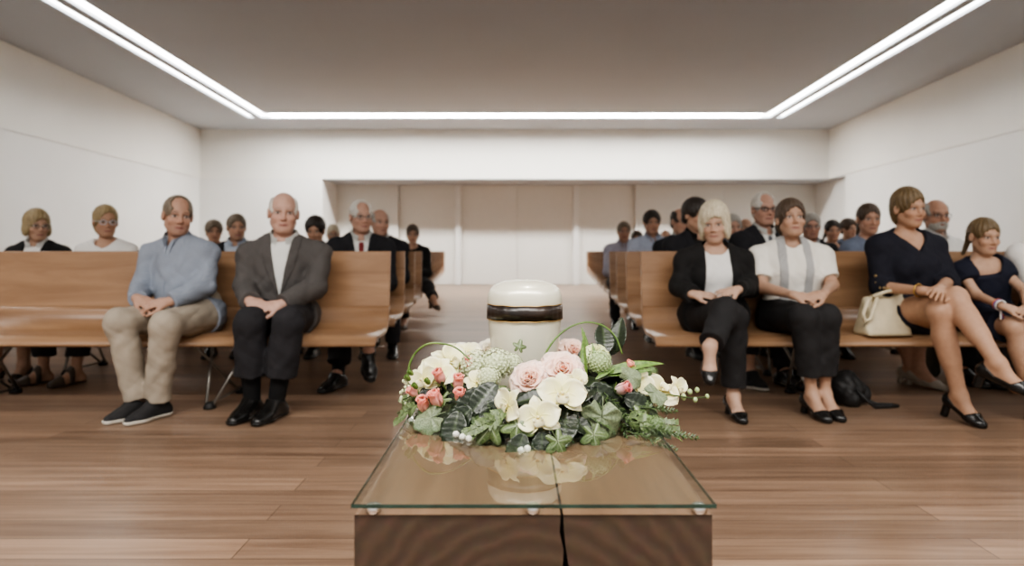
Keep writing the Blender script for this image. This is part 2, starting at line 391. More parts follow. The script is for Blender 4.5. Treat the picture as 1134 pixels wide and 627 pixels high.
# ------------------------------------------------------------------ implicit bodies -> surface nets
A3 = lambda *p: np.array(p, float)
def nrm(v): return v/max(1e-9, np.linalg.norm(v))
def lerp(a, b, t): return a+(b-a)*t
def smin(a, b, k):
    if k <= 0: return np.minimum(a, b)
    h = np.clip(.5+.5*(b-a)/k, 0, 1); return b+(a-b)*h-k*h*(1-h)
def smax(a, b, k): return -smin(-a, -b, k)

# primitives: ('rc', a, b, ra, rb, k, flat) and ('el', c, R, radii, k)
def rc(a, b, ra, rb, k=.02, flat=False): return ('rc', np.asarray(a, float), np.asarray(b, float), ra, rb, k, flat)
def el(c, r, R=None, k=.02): return ('el', np.asarray(c, float), np.eye(3) if R is None else R, np.asarray(r, float), k)
def pbox(p):
    if p[0] == 'rc':
        lo = np.minimum(p[1]-p[3], p[2]-p[4]); hi = np.maximum(p[1]+p[3], p[2]+p[4])
    else:
        e = np.abs(p[2])@p[3]; lo, hi = p[1]-e, p[1]+e
    return lo, hi
def infl(p, t):
    if p[0] == 'rc': return ('rc', p[1], p[2], p[3]+t, p[4]+t, p[5], p[6])
    return ('el', p[1], p[2], p[3]+t, p[4])
def pdist(p, X, Y, Z):
    if p[0] == 'rc':
        a, b = p[1], p[2]; v = b-a; L = max(1e-9, v@v)
        x, y, z = X-a[0], Y-a[1], Z-a[2]
        t0 = (x*v[0]+y*v[1]+z*v[2])/L; t = np.clip(t0, 0, 1)
        d = np.sqrt((x-t*v[0])**2+(y-t*v[1])**2+(z-t*v[2])**2)-(p[3]+(p[4]-p[3])*t)
        if p[6]: d = np.maximum(d, (t0-1)*math.sqrt(L))
        return d
    c, R, r = p[1], p[2], p[3]
    x, y, z = X-c[0], Y-c[1], Z-c[2]
    q = [(x*R[0, i]+y*R[1, i]+z*R[2, i])/r[i] for i in range(3)]
    k0 = np.sqrt(q[0]**2+q[1]**2+q[2]**2)
    k1 = np.sqrt((q[0]/r[0])**2+(q[1]/r[1])**2+(q[2]/r[2])**2)
    return k0*(k0-1)/np.maximum(k1, 1e-6)
class Vol:
    def __init__(s, prims, h, pad=.03):
        lo = np.min([pbox(p)[0] for p in prims], axis=0)-pad; hi = np.max([pbox(p)[1] for p in prims], axis=0)+pad
        s.h, s.lo = h, lo; n = np.ceil((hi-lo)/h).astype(int)+1
        s.ax = [(lo[i]+h*np.arange(n[i])).astype(np.float32) for i in range(3)]
        s.a = np.full(n, .25, np.float32)
    def win(s, lo, hi):
        out = []
        for i in range(3):
            a = max(0, int((lo[i]-s.lo[i])/s.h)); b = min(len(s.ax[i]), int((hi[i]-s.lo[i])/s.h)+2); out.append(slice(a, max(a, b)))
        return tuple(out)
    def xyz(s, w):
        return s.ax[0][w[0]][:, None, None], s.ax[1][w[1]][None, :, None], s.ax[2][w[2]][None, None, :]
    def op(s, p, sub=False, k=None):
        k = p[-2] if (p[0] == 'rc' and k is None) else (p[-1] if k is None else k)
        if p[0] == 'rc': k = p[5] if k is None else k
        lo, hi = pbox(p); m = k+s.h*3+.012; w = s.win(lo-m, hi+m)
        if any(x.stop <= x.start for x in w): return
        d = pdist(p, *s.xyz(w)).astype(np.float32)
        s.a[w] = smax(s.a[w], -d, k) if sub else smin(s.a[w], d, k)
    def add(s, prims, t=0):
        for p in prims: s.op(infl(p, t) if t else p)
        return s
    def full(s): return s.xyz((slice(None),)*3)
    def mesh(s):
        a = s.a; S = a < 0
        A = S[:-1, :-1, :-1].astype(np.uint8); c = np.zeros_like(A)
        offs = [(i, j, k) for i in (0, 1) for j in (0, 1) for k in (0, 1)]
        n = a.shape
        for o in offs: c += S[o[0]:n[0]-1+o[0], o[1]:n[1]-1+o[1], o[2]:n[2]-1+o[2]]
        act = (c > 0) & (c < 8); I = np.argwhere(act); idx = np.full(act.shape, -1, np.int32); idx[act] = np.arange(len(I))
        v = {o: a[I[:, 0]+o[0], I[:, 1]+o[1], I[:, 2]+o[2]] for o in offs}
        pos = np.zeros((len(I), 3)); cnt = np.zeros(len(I))
        for o in offs:
            for d in range(3):
                if o[d]: continue
                q = list(o); q[d] = 1; q = tuple(q); va, vb = v[o], v[q]; m = (va < 0) != (vb < 0)
                t = np.where(m, va/np.where(m, va-vb, 1), 0)
                e = np.array(o, float)[None, :].repeat(len(I), 0); e[:, d] += t
                pos += e*m[:, None]; cnt += m
        V = (I+pos/np.maximum(cnt, 1)[:, None])*s.h+s.lo
        Q = []
        for d in range(3):
            e, f = (d+1) % 3, (d+2) % 3
            s0 = [slice(None)]*3; s1 = [slice(None)]*3; s0[d] = slice(0, -1); s1[d] = slice(1, None)
            for x in (e, f): s0[x] = slice(1, -1); s1[x] = slice(1, -1)
            B0, B1 = S[tuple(s0)], S[tuple(s1)]; E = np.argwhere(B0 != B1)
            sgn = B0[E[:, 0], E[:, 1], E[:, 2]]
            E = E.copy(); E[:, e] += 1; E[:, f] += 1
            def g(de, df):
                K = E.copy(); K[:, e] += de; K[:, f] += df; return idx[K[:, 0], K[:, 1], K[:, 2]]
            q = np.stack([g(-1, -1), g(0, -1), g(0, 0), g(-1, 0)], 1)
            q[~sgn] = q[~sgn][:, ::-1]; Q.append(q)
        return V, np.concatenate(Q)
def np_mesh(name, V, Q, m, parent=None, origin=None, col=None):
    if origin is not None: V = V-np.asarray(origin)
    me = bpy.data.meshes.new(name); n, q = len(V), len(Q)
    me.vertices.add(n); me.vertices.foreach_set('co', V.astype(np.float32).ravel())
    me.loops.add(q*4); me.loops.foreach_set('vertex_index', Q.astype(np.int32).ravel())
    me.polygons.add(q); me.polygons.foreach_set('loop_start', np.arange(0, q*4, 4, dtype=np.int32)); me.polygons.foreach_set('loop_total', np.full(q, 4, np.int32))
    me.polygons.foreach_set('use_smooth', np.ones(q, bool)); me.update(calc_edges=True); me.validate()
    if col is not None:
        at = me.color_attributes.new('Col', 'FLOAT_COLOR', 'POINT')
        at.data.foreach_set('color', np.concatenate([col, np.ones((n, 1))], 1).astype(np.float32).ravel())
    return mesh_obj(name, me, m, parent)
_rs = np.random.RandomState(7)
_WN = [(nrm(_rs.normal(size=3))*f, _rs.uniform(0, 6.28), w) for f, w in ((38, 1), (46, .9), (61, .7), (83, .5), (55, .7), (105, .35))]
def folds(X, Y, Z, amp):
    o = 0
    for v, ph, w in _WN: o = o+w*(1-2*np.abs(np.sin(.5*(v[0]*X+v[1]*Y+v[2]*Z+ph+1.6*np.sin(v[1]*X*.4-v[0]*Z*.5+ph)))))
    return o*amp/2.2

# ------------------------------------------------------------------ materials for people
def skin_mat():
    m, nt, b = new_mat('skin')
    at = nd(nt, 'ShaderNodeAttribute', attribute_name='Col')
    mp = mapping(nt, (1,)*3); n = nd(nt, 'ShaderNodeTexNoise', Scale=45.0, Detail=4.0); nt.links.new(mp.outputs['Vector'], n.inputs['Vector'])
    r = ramp(nt, n.outputs['Fac'], [(.3, (.9, .88, .88, 1)), (.7, (1, 1, 1, 1))])
    mx = nd(nt, 'ShaderNodeMix', data_type='RGBA', blend_type='MULTIPLY'); mx.inputs['Factor'].default_value = 1
    nt.links.new(at.outputs['Color'], mx.inputs['A']); nt.links.new(r.outputs['Color'], mx.inputs['B'])
    nt.links.new(mx.outputs['Result'], b.inputs['Base Color']); b.inputs['Roughness'].default_value = .5; b.inputs['Specular IOR Level'].default_value = .35
    bump(nt, b, n.outputs['Fac'], .08, .004)
    return m
SKIN = skin_mat()
def hair_mat(name, c, c2):
    m, nt, b = new_mat(name)
    mp = mapping(nt, (160, 160, 14)); n = nd(nt, 'ShaderNodeTexNoise', Scale=1.0, Detail=3.0, Distortion=.8); nt.links.new(mp.outputs['Vector'], n.inputs['Vector'])
    r = ramp(nt, n.outputs['Fac'], [(.3, c), (.7, c2)]); nt.links.new(r.outputs['Color'], b.inputs['Base Color'])
    b.inputs['Roughness'].default_value = .5; bump(nt, b, n.outputs['Fac'], .5, .006); return m
_mc = {}
def M(key):
    if key in _mc: return _mc[key]
    f = {
     'blue_check': lambda: fabric('blue_shirt', srgb(128, 137, 152), check=(190, srgb(162, 168, 178))),
     'chino': lambda: fabric('beige_chino', srgb(166, 154, 138)),
     'grey_jacket': lambda: fabric('grey_wool', srgb(88, 84, 82), bmp=.3, check=(260, srgb(76, 73, 72))),
     'white_shirt': lambda: fabric('white_shirt', srgb(224, 224, 220), var=.04),
     'dark_trouser': lambda: fabric('charcoal_trousers', srgb(44, 43, 46)),
     'black_knit': lambda: fabric('black_knit', srgb(34, 33, 33)),
     'white_top': lambda: fabric('white_top', srgb(232, 230, 226), var=.03),
     'black_trouser': lambda: fabric('black_trousers', srgb(42, 41, 42)),
     'cream_blouse': lambda: fabric('cream_blouse', srgb(232, 228, 218), var=.04),
     'grey_scarf': lambda: fabric('grey_scarf', srgb(160, 160, 160), check=(150, srgb(190, 190, 188))),
     'navy': lambda: fabric('navy_dress', srgb(33, 34, 44), var=.1),
     'navy_girl': lambda: fabric('navy_girl_dress', srgb(30, 33, 48), var=.15, weave=90),
     'black_suit': lambda: fabric('black_suit', srgb(38, 38, 42)),
     'lavender': lambda: fabric('lavender_shirt', srgb(168, 166, 180)),
     'pale_blue': lambda: fabric('pale_blue_shirt', srgb(176, 186, 206)),
     'slate_blue': lambda: fabric('slate_blue_top', srgb(110, 120, 140)),
     'pale_shirt': lambda: fabric('pale_shirt', srgb(204, 206, 208), var=.04),
     'light_blue': lambda: fabric('light_blue_shirt', srgb(188, 200, 216)),
     'olive': lambda: fabric('olive_trousers', srgb(92, 88, 70)),
     'red_tie': lambda: fabric('red_tie', srgb(128, 50, 52)), 'grey_tie': lambda: fabric('grey_tie', srgb(96, 98, 104)),
     'black_leather': lambda: plain('black_leather', srgb(26, 25, 24), .22, scale=30, bmp=.05),
     'black_canvas': lambda: plain('black_canvas', srgb(34, 33, 34), .8, scale=30),
     'rubber_white': lambda: plain('white_rubber', srgb(206, 200, 188), .6),
     'beige_leather': lambda: plain('beige_leather', srgb(170, 158, 142), .45),
     'brown_leather': lambda: plain('brown_leather', srgb(72, 58, 46), .4),
     'sock': lambda: fabric('black_sock', srgb(24, 24, 25)),
     'glass_frame': lambda: plain('dark_frame', srgb(40, 36, 34), .3), 'steel_frame': lambda: plain('steel_frame', srgb(150, 148, 145), .25, metal=.8),
     'white_frame': lambda: plain('pale_frame', srgb(205, 208, 214), .3),
     'gold': lambda: plain('gold', srgb(190, 150, 84), .3, metal=.9),
     'brass': lambda: plain('brass', srgb(176, 150, 104), .35, metal=.8),
     'h_brown': lambda: hair_mat('brown_hair', srgb(64, 50, 40), srgb(96, 78, 62)),
     'h_dark': lambda: hair_mat('dark_hair', srgb(34, 29, 26), srgb(58, 48, 42)),
     'h_grey': lambda: hair_mat('grey_hair', srgb(140, 136, 128), srgb(184, 180, 172)),
     'h_white': lambda: hair_mat('white_hair', srgb(186, 182, 172), srgb(222, 219, 210)),
     'h_blonde': lambda: hair_mat('blonde_hair', srgb(176, 162, 132), srgb(224, 214, 190)),
     'h_dblonde': lambda: hair_mat('dark_blonde_hair', srgb(128, 110, 78), srgb(176, 154, 112)),
     'h_goldbr': lambda: hair_mat('golden_brown_hair', srgb(82, 66, 44), srgb(126, 104, 70)),
     'h_greybr': lambda: hair_mat('greying_brown_hair', srgb(92, 80, 66), srgb(136, 122, 104)),
    }[key]
    _mc[key] = f(); return _mc[key]
lin = lambda c: np.array(srgb(*c)[:3])

# ------------------------------------------------------------------ anatomy
def frame(yaw, pitch=0, roll=0):
    """columns: viewer-right, forward, up.  yaw>0 turns to the viewer's right, pitch>0 looks down, roll>0 tips to the viewer's right"""
    y, p, r = (math.radians(v) for v in (yaw, pitch, roll))
    fw = A3(math.sin(y)*math.cos(p), -math.cos(y)*math.cos(p), -math.sin(p))
    rx = A3(math.cos(y), math.sin(y), 0); up = A3(math.sin(y)*math.sin(p), -math.cos(y)*math.sin(p), math.cos(p))
    rx2 = rx*math.cos(r)-up*math.sin(r); up2 = up*math.cos(r)+rx*math.sin(r)
    return np.stack([rx2, fw, up2], 1)
def ik(a, b, l1, l2, pole):
    v = b-a; d = np.linalg.norm(v); u = v/max(d, 1e-6); d2 = min(d, (l1+l2)*.999)
    x = (l1*l1-l2*l2+d2*d2)/(2*d2); h = math.sqrt(max(0, l1*l1-x*x)); p = pole-u*(pole@u)
    return a+u*x*(d/d2)+nrm(p)*h
def to_world(prims, R, c, s):
    out = []
    for p in prims:
        if p[0] == 'rc': out.append(('rc', c+R@p[1]*s, c+R@p[2]*s, p[3]*s, p[4]*s, p[5]*s, p[6]))
        else: out.append(('el', c+R@p[1]*s, R@p[2], p[3]*s, p[4]*s))
    return out
def rotx(a):
    a = math.radians(a); return A3(1, 0, 0, 0, math.cos(a), -math.sin(a), 0, math.sin(a), math.cos(a)).reshape(3, 3)
def roty(a):
    a = math.radians(a); return A3(math.cos(a), 0, math.sin(a), 0, 1, 0, -math.sin(a), 0, math.cos(a)).reshape(3, 3)
def head_prims(jaw=1., nose=1., child=False):
    w = jaw
    add = [el((0, -.014, .032), (.0715, .093, .085), k=.02), el((0, .022, -.040), (.060*w, .062, .072), k=.03),
           el((0, .045, -.075), (.042*w, .042, .036), k=.03), el((0, .066, -.100), (.020*w, .018, .014), k=.022),
           rc((-.050*w, -.002, -.055), (-.024*w, .052, -.094), .017, .014, .03), rc((.050*w, -.002, -.055), (.024*w, .052, -.094), .017, .014, .03),
           el((-.036, .060, -.030), (.025, .022, .020), k=.025), el((.036, .060, -.030), (.025, .022, .020), k=.025),
           rc((-.040, .072, .022), (-.008, .081, .020), .010, .010, .016), rc((.040, .072, .022), (.008, .081, .020), .010, .010, .016)]
    cut = [(el((-.033, .094, .002), (.018, .020, .0125)), .012), (el((.033, .094, .002), (.018, .020, .0125)), .012)]
    add2 = [el((-.032, .0715, .000), (.0135, .0135, .0125), k=.004), el((.032, .0715, .000), (.0135, .0135, .0125), k=.004),
            rc((-.045, .074, .0125), (-.020, .083, .0130), .0045, .005, .006), rc((.045, .074, .0125), (.020, .083, .0130), .0045, .005, .006),
            rc((-.043, .073, -.0125), (-.021, .079, -.0135), .0035, .004, .007), rc((.043, .073, -.0125), (.021, .079, -.0135), .0035, .004, .007),
            rc((0, .082, .010), (0, .082+.022*nose, -.032), .0075, .0105*nose, .014), el((-.0115, .089, -.037), (.0085, .010, .008), k=.008), el((.0115, .089, -.037), (.0085, .010, .008), k=.008),
            rc((-.021, .074, -.0655), (-.004, .085, -.0625), .0048, .0062, .008), rc((.021, .074, -.0655), (.004, .085, -.0625), .0048, .0062, .008),
            rc((-.017, .075, -.0745), (.017, .075, -.0745), .0055, .0055, .008), rc((0, .081, -.0755), (0, .0805, -.0755), .0075, .0075, .008),
            el((-.079, -.008, -.006), (.011, .021, .032), rotx(-10), .008), el((.079, -.008, -.006), (.011, .021, .032), rotx(-10), .008)]
    cut2 = [(rc((-.021, .086, -.0695), (.021, .086, -.0695), .0022, .0022), .004), (el((-.086, .002, -.004), (.006, .010, .018)), .004), (el((.086, .002, -.004), (.006, .010, .018)), .004)]
    return add, cut, add2, cut2
def hand_prims(w, d, n, thumb, s=1., curl=35, fan=6):
    """w wrist, d along the palm, n out of the back of the hand, thumb=+1/-1 side of (d x n)"""
    d = nrm(d); n = nrm(n-d*(n@d)); l = np.cross(d, n)*thumb
    R = np.stack([l, d, n], 1)
    out = [el(w+d*.048*s, (.040*s, .052*s, .0145*s), R, .012), rc(w-d*.01, w+d*.03*s, .022*s, .022*s, .02)]
    for i, (o, L, r) in enumerate(((.029, .072, .0088), (.010, .080, .0090), (-.010, .074, .0086), (-.028, .060, .0078))):
        a = math.radians((1.5-i)*fan); dd = nrm(d*math.cos(a)+l*math.sin(a)); p = w+d*.082*s+l*o*s-n*.001
        c = 0
        for seg, cc in ((.46, .55), (.30, 1.0), (.26, .8)):
            c += math.radians(curl*cc); q = p+(dd*math.cos(c)-n*math.sin(c))*L*seg*s
            out.append(rc(p, q, r*s, r*.93*s, .004)); p = q; r *= .95
    p = w+d*.025*s+l*.026*s-n*.004
    q = p+(l*.62+d*.75-n*.25)*.042*s; t = q+(l*.22+d*.95-n*.3)*.034*s; u = t+(d*.97-n*.35)*.026*s
    out += [rc(p, q, .0145*s, .0115*s, .012), rc(q, t, .0110*s, .0098*s, .006), rc(t, u, .0098*s, .0085*s, .004)]
    return out

def build_person(n):
    """n: dict describing one seated person"""
    g = n.get; S = g('S', 1.); fat = g('fat', 1.); fem = g('fem', False)
    yaw = g('yaw', 0); Hc = np.asarray(n['head'], float); hy = g('hyaw', 0)-math.degrees(math.atan2(Hc[0], Hc[1])); hs = S*g('hs', 1.)*(.97 if fem else 1.)
    Rt = frame(yaw); rx, fw, up = Rt[:, 0], Rt[:, 1], Rt[:, 2]
    Rh = frame(hy, g('pitch', 4), g('roll', 0))
    slump = g('slump', .02)
    nb = Hc+A3(0, 0, -.168*hs)-fw*(.012+slump*.3)+rx*g('nbx', 0)
    hip = np.asarray(g('hip', (Hc[0]+fw[0]*-.05, Hc[1]+.02, .525)), float)
    sw = g('sw', .165 if fem else .188)*S*(.9+.1*fat)
    sd = g('sdrop', .068)*S
    sa, sb = nb-rx*sw-A3(0, 0, sd), nb+rx*sw-A3(0, 0, sd)
    sp = nrm(nb-hip); 
    U = nrm(sb-sa); V = nrm(np.cross(sp, U)); V = V if V@fw > 0 else -V; Tt = np.stack([U, V, sp], 1)
    # legs
    hw = .095*S*(.9+.1*fat)
    ha, hb = hip-rx*hw, hip+rx*hw
    kd = .115*S if not fem else .085*S
    ka = np.asarray(g('ka', hip+fw*.44*S-rx*kd+A3(0, 0, .03)), float); kb = np.asarray(g('kb', hip+fw*.44*S+rx*kd+A3(0, 0, .03)), float)
    aa = np.asarray(g('aa', A3(ka[0], ka[1], .095)-fw*.02), float); ab = np.asarray(g('ab', A3(kb[0], kb[1], .095)-fw*.02), float)
    ta = nrm(np.asarray(g('ta', fw+A3(0, 0, -.08)), float)); tb = nrm(np.asarray(g('tb', fw+A3(0, 0, -.08)), float))
    air = g('air', '')
    for nm_, a_, t_ in (('a', aa, ta), ('b', ab, tb)):
        if nm_ not in air:
            if g('shoe', 'oxford') != 'pump': t_[2] = 0; t_[:] = nrm(t_)
            uz = math.sqrt(max(0, 1-t_[2]**2)); a_[2] = .088*S*uz-.165*S*t_[2]+.003
    # arms
    lu, lf = .285*S, .245*S
    wa = np.asarray(g('wa', hip+fw*.30*S-rx*.055+A3(0, 0, .13)), float); wb = np.asarray(g('wb', hip+fw*.31*S+rx*.055+A3(0, 0, .13)), float)
    ea = np.asarray(g('ea', ik(sa, wa, lu, lf, -rx*.6-fw*.5-A3(0, 0, .7))), float); eb = np.asarray(g('eb', ik(sb, wb, lu, lf, rx*.6-fw*.5-A3(0, 0, .7))), float)
    da = nrm(np.asarray(g('da', fw*.55+rx*.8-A3(0, 0, .25)), float)); db = nrm(np.asarray(g('db', fw*.55-rx*.8-A3(0, 0, .25)), float))
    na = np.asarray(g('na', A3(0, 0, 1)+fw*.45-rx*.2), float); nbk = np.asarray(g('nbk', A3(0, 0, 1)+fw*.45+rx*.2), float)
    ax = .92 if fem else 1.
    tz = lambda t: hip+(nb-hip)*t
    belly = g('belly', .0)
    torso = [el(hip+A3(0, 0, .0)+fw*.005, (.172*S*fat, .125*S*fat, .125*S), Tt, .05), el(tz(.36)+V*(.005+belly), (.148*S*fat*ax, .112*S*fat+belly, .17*S), Tt, .06),
             el(tz(.68)-V*.002, (.160*S*fat*ax, .112*S*fat, .17*S), Tt, .06), rc(sa+rx*.02, sb-rx*.02, .052*S, .052*S, .05),
             rc(sa+A3(0, 0, .010), nb+A3(0, 0, .012)-fw*.015, .038*S, .040*S, .04), rc(sb+A3(0, 0, .010), nb+A3(0, 0, .012)-fw*.015, .038*S, .040*S, .04)]
    if fem and not g('child'):
        bz = g('bust', 1.)
        torso += [el(tz(.64)+V*.085*S-U*.068*S, (.062*bz*S, .056*bz*S, .062*bz*S), Tt, .04), el(tz(.64)+V*.085*S+U*.068*S, (.062*bz*S, .056*bz*S, .062*bz*S), Tt, .04)]
    af = g('armfat', 1.)*(.88 if fem else 1.)*S
    arms = {'ua': rc(sa, ea, .050*af, .041*af, .03), 'ub': rc(sb, eb, .050*af, .041*af, .03),
            'fa': rc(ea, wa, .043*af, .027*af, .02), 'fb': rc(eb, wb, .043*af, .027*af, .02)}
    lfk = g('legfat', 1.)*S
    legs = {'tha': rc(ha, ka, .092*lfk*(.95+.05*fat), .060*lfk, .04), 'thb': rc(hb, kb, .092*lfk*(.95+.05*fat), .060*lfk, .04),
            'sha': rc(ka, aa, .057*lfk, .036*lfk, .02), 'shb': rc(kb, ab, .057*lfk, .036*lfk, .02)}
    def calf(k, a):
        bk = nrm(-fw-(a-k)*((-fw)@(a-k))/((a-k)@(a-k))); m = lerp(k, a, .30)+bk*.014*S
        return rc(m, lerp(k, a, .58)+bk*.008, .050*lfk, .040*lfk, .04)
    def foot(a, t):
        u = nrm(A3(0, 0, 1)-t*t[2]) if abs(t[2]) < .95 else nrm(fw)
        sd_ = np.cross(t, u); return a, t, u, sd_
    def foot_prims(a, t, inf=0.):
        a, t, u, s_ = foot(a, t); h = a-u*.055*S-t*.035*S; b = a+t*.105*S-u*.068*S; e = a+t*.165*S-u*.073*S
        return [rc(a-u*.005, h, .034*S+inf, .031*S+inf, .02), rc(a+t*.01, b, .034*S+inf, .029*S+inf, .03), rc(h, b, .030*S+inf, .031*S+inf, .03),
                rc(b-s_*.012, e-s_*.006, .026*S+inf, .020*S+inf, .02), rc(b+s_*.014, e+s_*.010-t*.015, .024*S+inf, .019*S+inf, .02)], h, u
    hcfg = g('hscale', 1.)*S*(.9 if fem else 1.)
    hA = hand_prims(wa, da, na, g('tha_side', 1), hcfg, g('curla', g('curl', 35))); hB = hand_prims(wb, db, nbk, g('thb_side', -1), hcfg, g('curlb', g('curl', 35)))
    neck = [rc(nb-A3(0, 0, .03)-fw*.012, Hc+Rh@A3(0, -.020, -.055)*hs, .062*hs*g('neck', .95 if not fem else .82), .054*hs*g('neck', 1. if not fem else .86), .03)]
    h = g('h', .0065)
    origin = A3(hip[0], hip[1], 0)
    root = empty('person', origin); tag(root, n['label'], 'person', g('group'))
    # --- skin
    sh = -.008
    head = head_prims(g('jaw', .94 if fem else 1.), g('nose', .9 if fem else 1.)); W = lambda pr: to_world(pr, Rh, Hc, hs)
    fpa, _, _ = foot_prims(aa, ta, -.004); fpb, _, _ = foot_prims(ab, tb, -.004)
    cover = g('covered', True)
    allp = [infl(p, sh) for p in torso]+[infl(p, -.004) for p in arms.values()]+[infl(p, -.006 if g('longlegs', True) else 0) for p in legs.values()]+neck+hA+hB+fpa+fpb
    if not g('longlegs', True): allp += [calf(ka, aa), calf(kb, ab)]
    vol = Vol(allp+W(head[0])+W(head[2]), h)
    vol.add(allp[:len(torso)+8]); 
    if not g('longlegs', True): vol.add(allp[-2:])
    vol.add(neck); vol.add(fpa+fpb)
    vol.add(W(head[0]))
    for p, k in head[1]: vol.op(W([p])[0], True, k*hs)
    vol.add(W(head[2]))
    for p, k in head[3]: vol.op(W([p])[0], True, k*hs)
    # hands kept apart from the lap and each other
    vh = Vol(hA+hB, h, .05)
    va = Vol(hA, h); vb = Vol(hB, h)
    for hp in (hA, hB): vol.add(hp)
    Vv, Q = vol.mesh()
    q = (Vv-Hc)@Rh/hs
    sk = lin(g('skin', (205, 165, 142)))*A3(.88, .84, .79)
    col = np.tile(sk, (len(Vv), 1))
    def blend(mask, c, f): 
        mk = np.clip(mask, 0, 1)[:, None]*f; col[:] = col*(1-mk)+np.asarray(c)*mk
    face = q[:, 1] > .03
    blend(face*np.exp(-((np.abs(q[:, 0])-.04)**2+(q[:, 2]+.03)**2)/.0009), sk*A3(1.04, .86, .82), .4)
    blend(face*np.exp(-(q[:, 0]**2+(q[:, 2]+.03)**2)/.0003), sk*A3(1.03, .85, .82), .35)
    hc_ = lin(g('brow', (88, 74, 62)))
    if g('stubble'): blend(face*np.exp(-(q[:, 0]**2/.004+(q[:, 2]+.085)**2/.0012)), lin(g('stubble')), .45)
    blend((face & (q[:, 1] > .06))*np.exp(-(q[:, 0]/.026)**4-((q[:, 2]+.069)/.0095)**4), lin(g('lips', (160, 98, 90))), .75)
    blend((q[:, 1] > .06)*np.exp(-(q[:, 0]/.025)**4-((q[:, 2]+.0695)/.0022)**2), lin((82, 44, 40)), .7)
    eyes = np.zeros(len(q))
    for sx in (-1, 1):
        ex = (q[:, 0]-sx*.032); ez = q[:, 2]
        blend((q[:, 1] > .055)*np.exp(-(ex/.021)**4-((ez-.004)/.016)**4), sk*A3(.62, .55, .52), .55)
        ball = (q[:, 1] > .06)*np.exp(-(ex/.0135)**6-(ez/.0072)**6); blend(ball, lin((205, 198, 190)), .8)
        blend((q[:, 1] > .06)*np.exp(-(ex/.0066)**6-(ez/.0072)**6), lin((44, 34, 28)), .95)
        blend((q[:, 1] > .06)*np.exp(-(ex/.016)**6-((ez-.0085)/.0035)**2), lin((52, 40, 34)), .7)
        bz = .0245+.004*np.cos((np.abs(q[:, 0])-.033)/.014)-.003
        blend((q[:, 1] > .045)*np.exp(-((np.abs(q[:, 0])-.033)/.020)**4*(q[:, 0]*sx > 0)-((q[:, 2]-bz)/.0045)**2)*(q[:, 0]*sx > 0), hc_, g('browf', .7))
    np_mesh('body', Vv, Q, SKIN, root, origin, col)
    hg = g('hg', h)
    # --- garments
    def local(X, Y, Z):
        x, y, z = X-nb[0], Y-nb[1], Z-nb[2]
        return (x*U[0]+y*U[1]+z*U[2], x*V[0]+y*V[1]+z*V[2], x*sp[0]+y*sp[1]+z*sp[2])
    def garment(name, prims, t, m, cuts=(), keeps=(), fold=.004, ksm=.0, subs=(), bulge=None):
        pr = [infl(p, t) for p in prims]; v = Vol(pr, hg, .025)
        v.add(pr); X, Y, Z = v.full()
        L = local(X, Y, Z)
        if fold: v.a += folds(X, Y, Z, fold).astype(np.float32)
        if bulge: v.a -= bulge(*L).astype(np.float32)
        for c in cuts: v.a = smax(v.a, -c(*L).astype(np.float32), .007)
        for c in keeps: v.a = np.maximum(v.a, c(*L).astype(np.float32))
        for p in subs: v.op(p, True, .004)
        Vx, Qx = v.mesh()
        if len(Vx) == 0: return None
        return np_mesh(name, Vx, Qx, m, root, origin)
    def sleeves(f):
        out = []
        for u_, f_ in (('ua', 'fa'), ('ub', 'fb')):
            a, b, c = arms[u_][1], arms[u_][2], arms[f_][2]
            if f <= 1:
                out.append(rc(a, lerp(a, b, f), arms[u_][3], lerp(arms[u_][3], arms[u_][4], f), .03, True))
            else:
                out.append(arms[u_]); e = f-1; out.append(rc(b, lerp(b, c, e), arms[f_][3]+.003, lerp(arms[f_][3], arms[f_][4], e)+.006*(e > .8), .03, True))
        return out
    def neckcut(r=.068, front=.03, z=.03, scoop=.35):
        # opening about the neck, deeper at the front
        return lambda u, v, w: np.maximum(np.sqrt(u**2+(v-front*.6)**2)-r, -(w+z+scoop*np.maximum(v, 0)))
    def vcut(w0, depth, top=.08, vmin=.0):
        def f(u, v, w):
            ww = w0*np.clip((w+depth)/depth, 0, 1.3); return np.maximum(np.maximum((np.abs(u)-ww)*.9, -(w+depth)), vmin-v)
        return f
    shoeA = g('shoe', 'oxford')
    topkind = g('top')
    tm = M(g('topmat')) if topkind else None
    def collar(m, r=.075, open_=.03, hgt=.034, name='collar', tilt=.010):
        bm = bmesh.new(); rings = []; N = 22
        for i in range(N+1):
            a = -PI/2+math.radians(18)+(2*PI-math.radians(36))*i/N   # opening at the front
            ca, sa_ = math.cos(a), math.sin(a)
            fr = max(0, -sa_)
            rr = r*hs
            base = nb+U*ca*rr*1.0-V*(sa_*rr*1.0-.012*hs)+sp*(.044-.050*fr)
            up_ = base+sp*hgt*(1-.15*fr)-U*ca*.006+V*sa_*.004
            fold_ = up_+U*ca*.016-V*sa_*.014-sp*(.024+.022*fr*fr)
            rings.append([bm.verts.new(Vector(p-origin)) for p in (base, up_, fold_)])
        for A, B in zip(rings, rings[1:]):
            for k in range(2): bm.faces.new((A[k], A[k+1], B[k+1], B[k]))
        bmesh.ops.solidify(bm, geom=list(bm.faces), thickness=.004)
        obj(name, bm, m, root, False)
    trs = [torso[0], el(tz(.2), (.150*S*fat*ax, .115*S*fat, .10*S), Tt, .05)]
    tops = list(torso)
    if g('coat'):
        for h_, k_, l_ in ((ha, ka, 'tha'), (hb, kb, 'thb')):
            tops.append(rc(h_, lerp(h_, k_, g('coat')), legs[l_][3]+.006, lerp(legs[l_][3], legs[l_][4], g('coat'))+.012, .05, True))
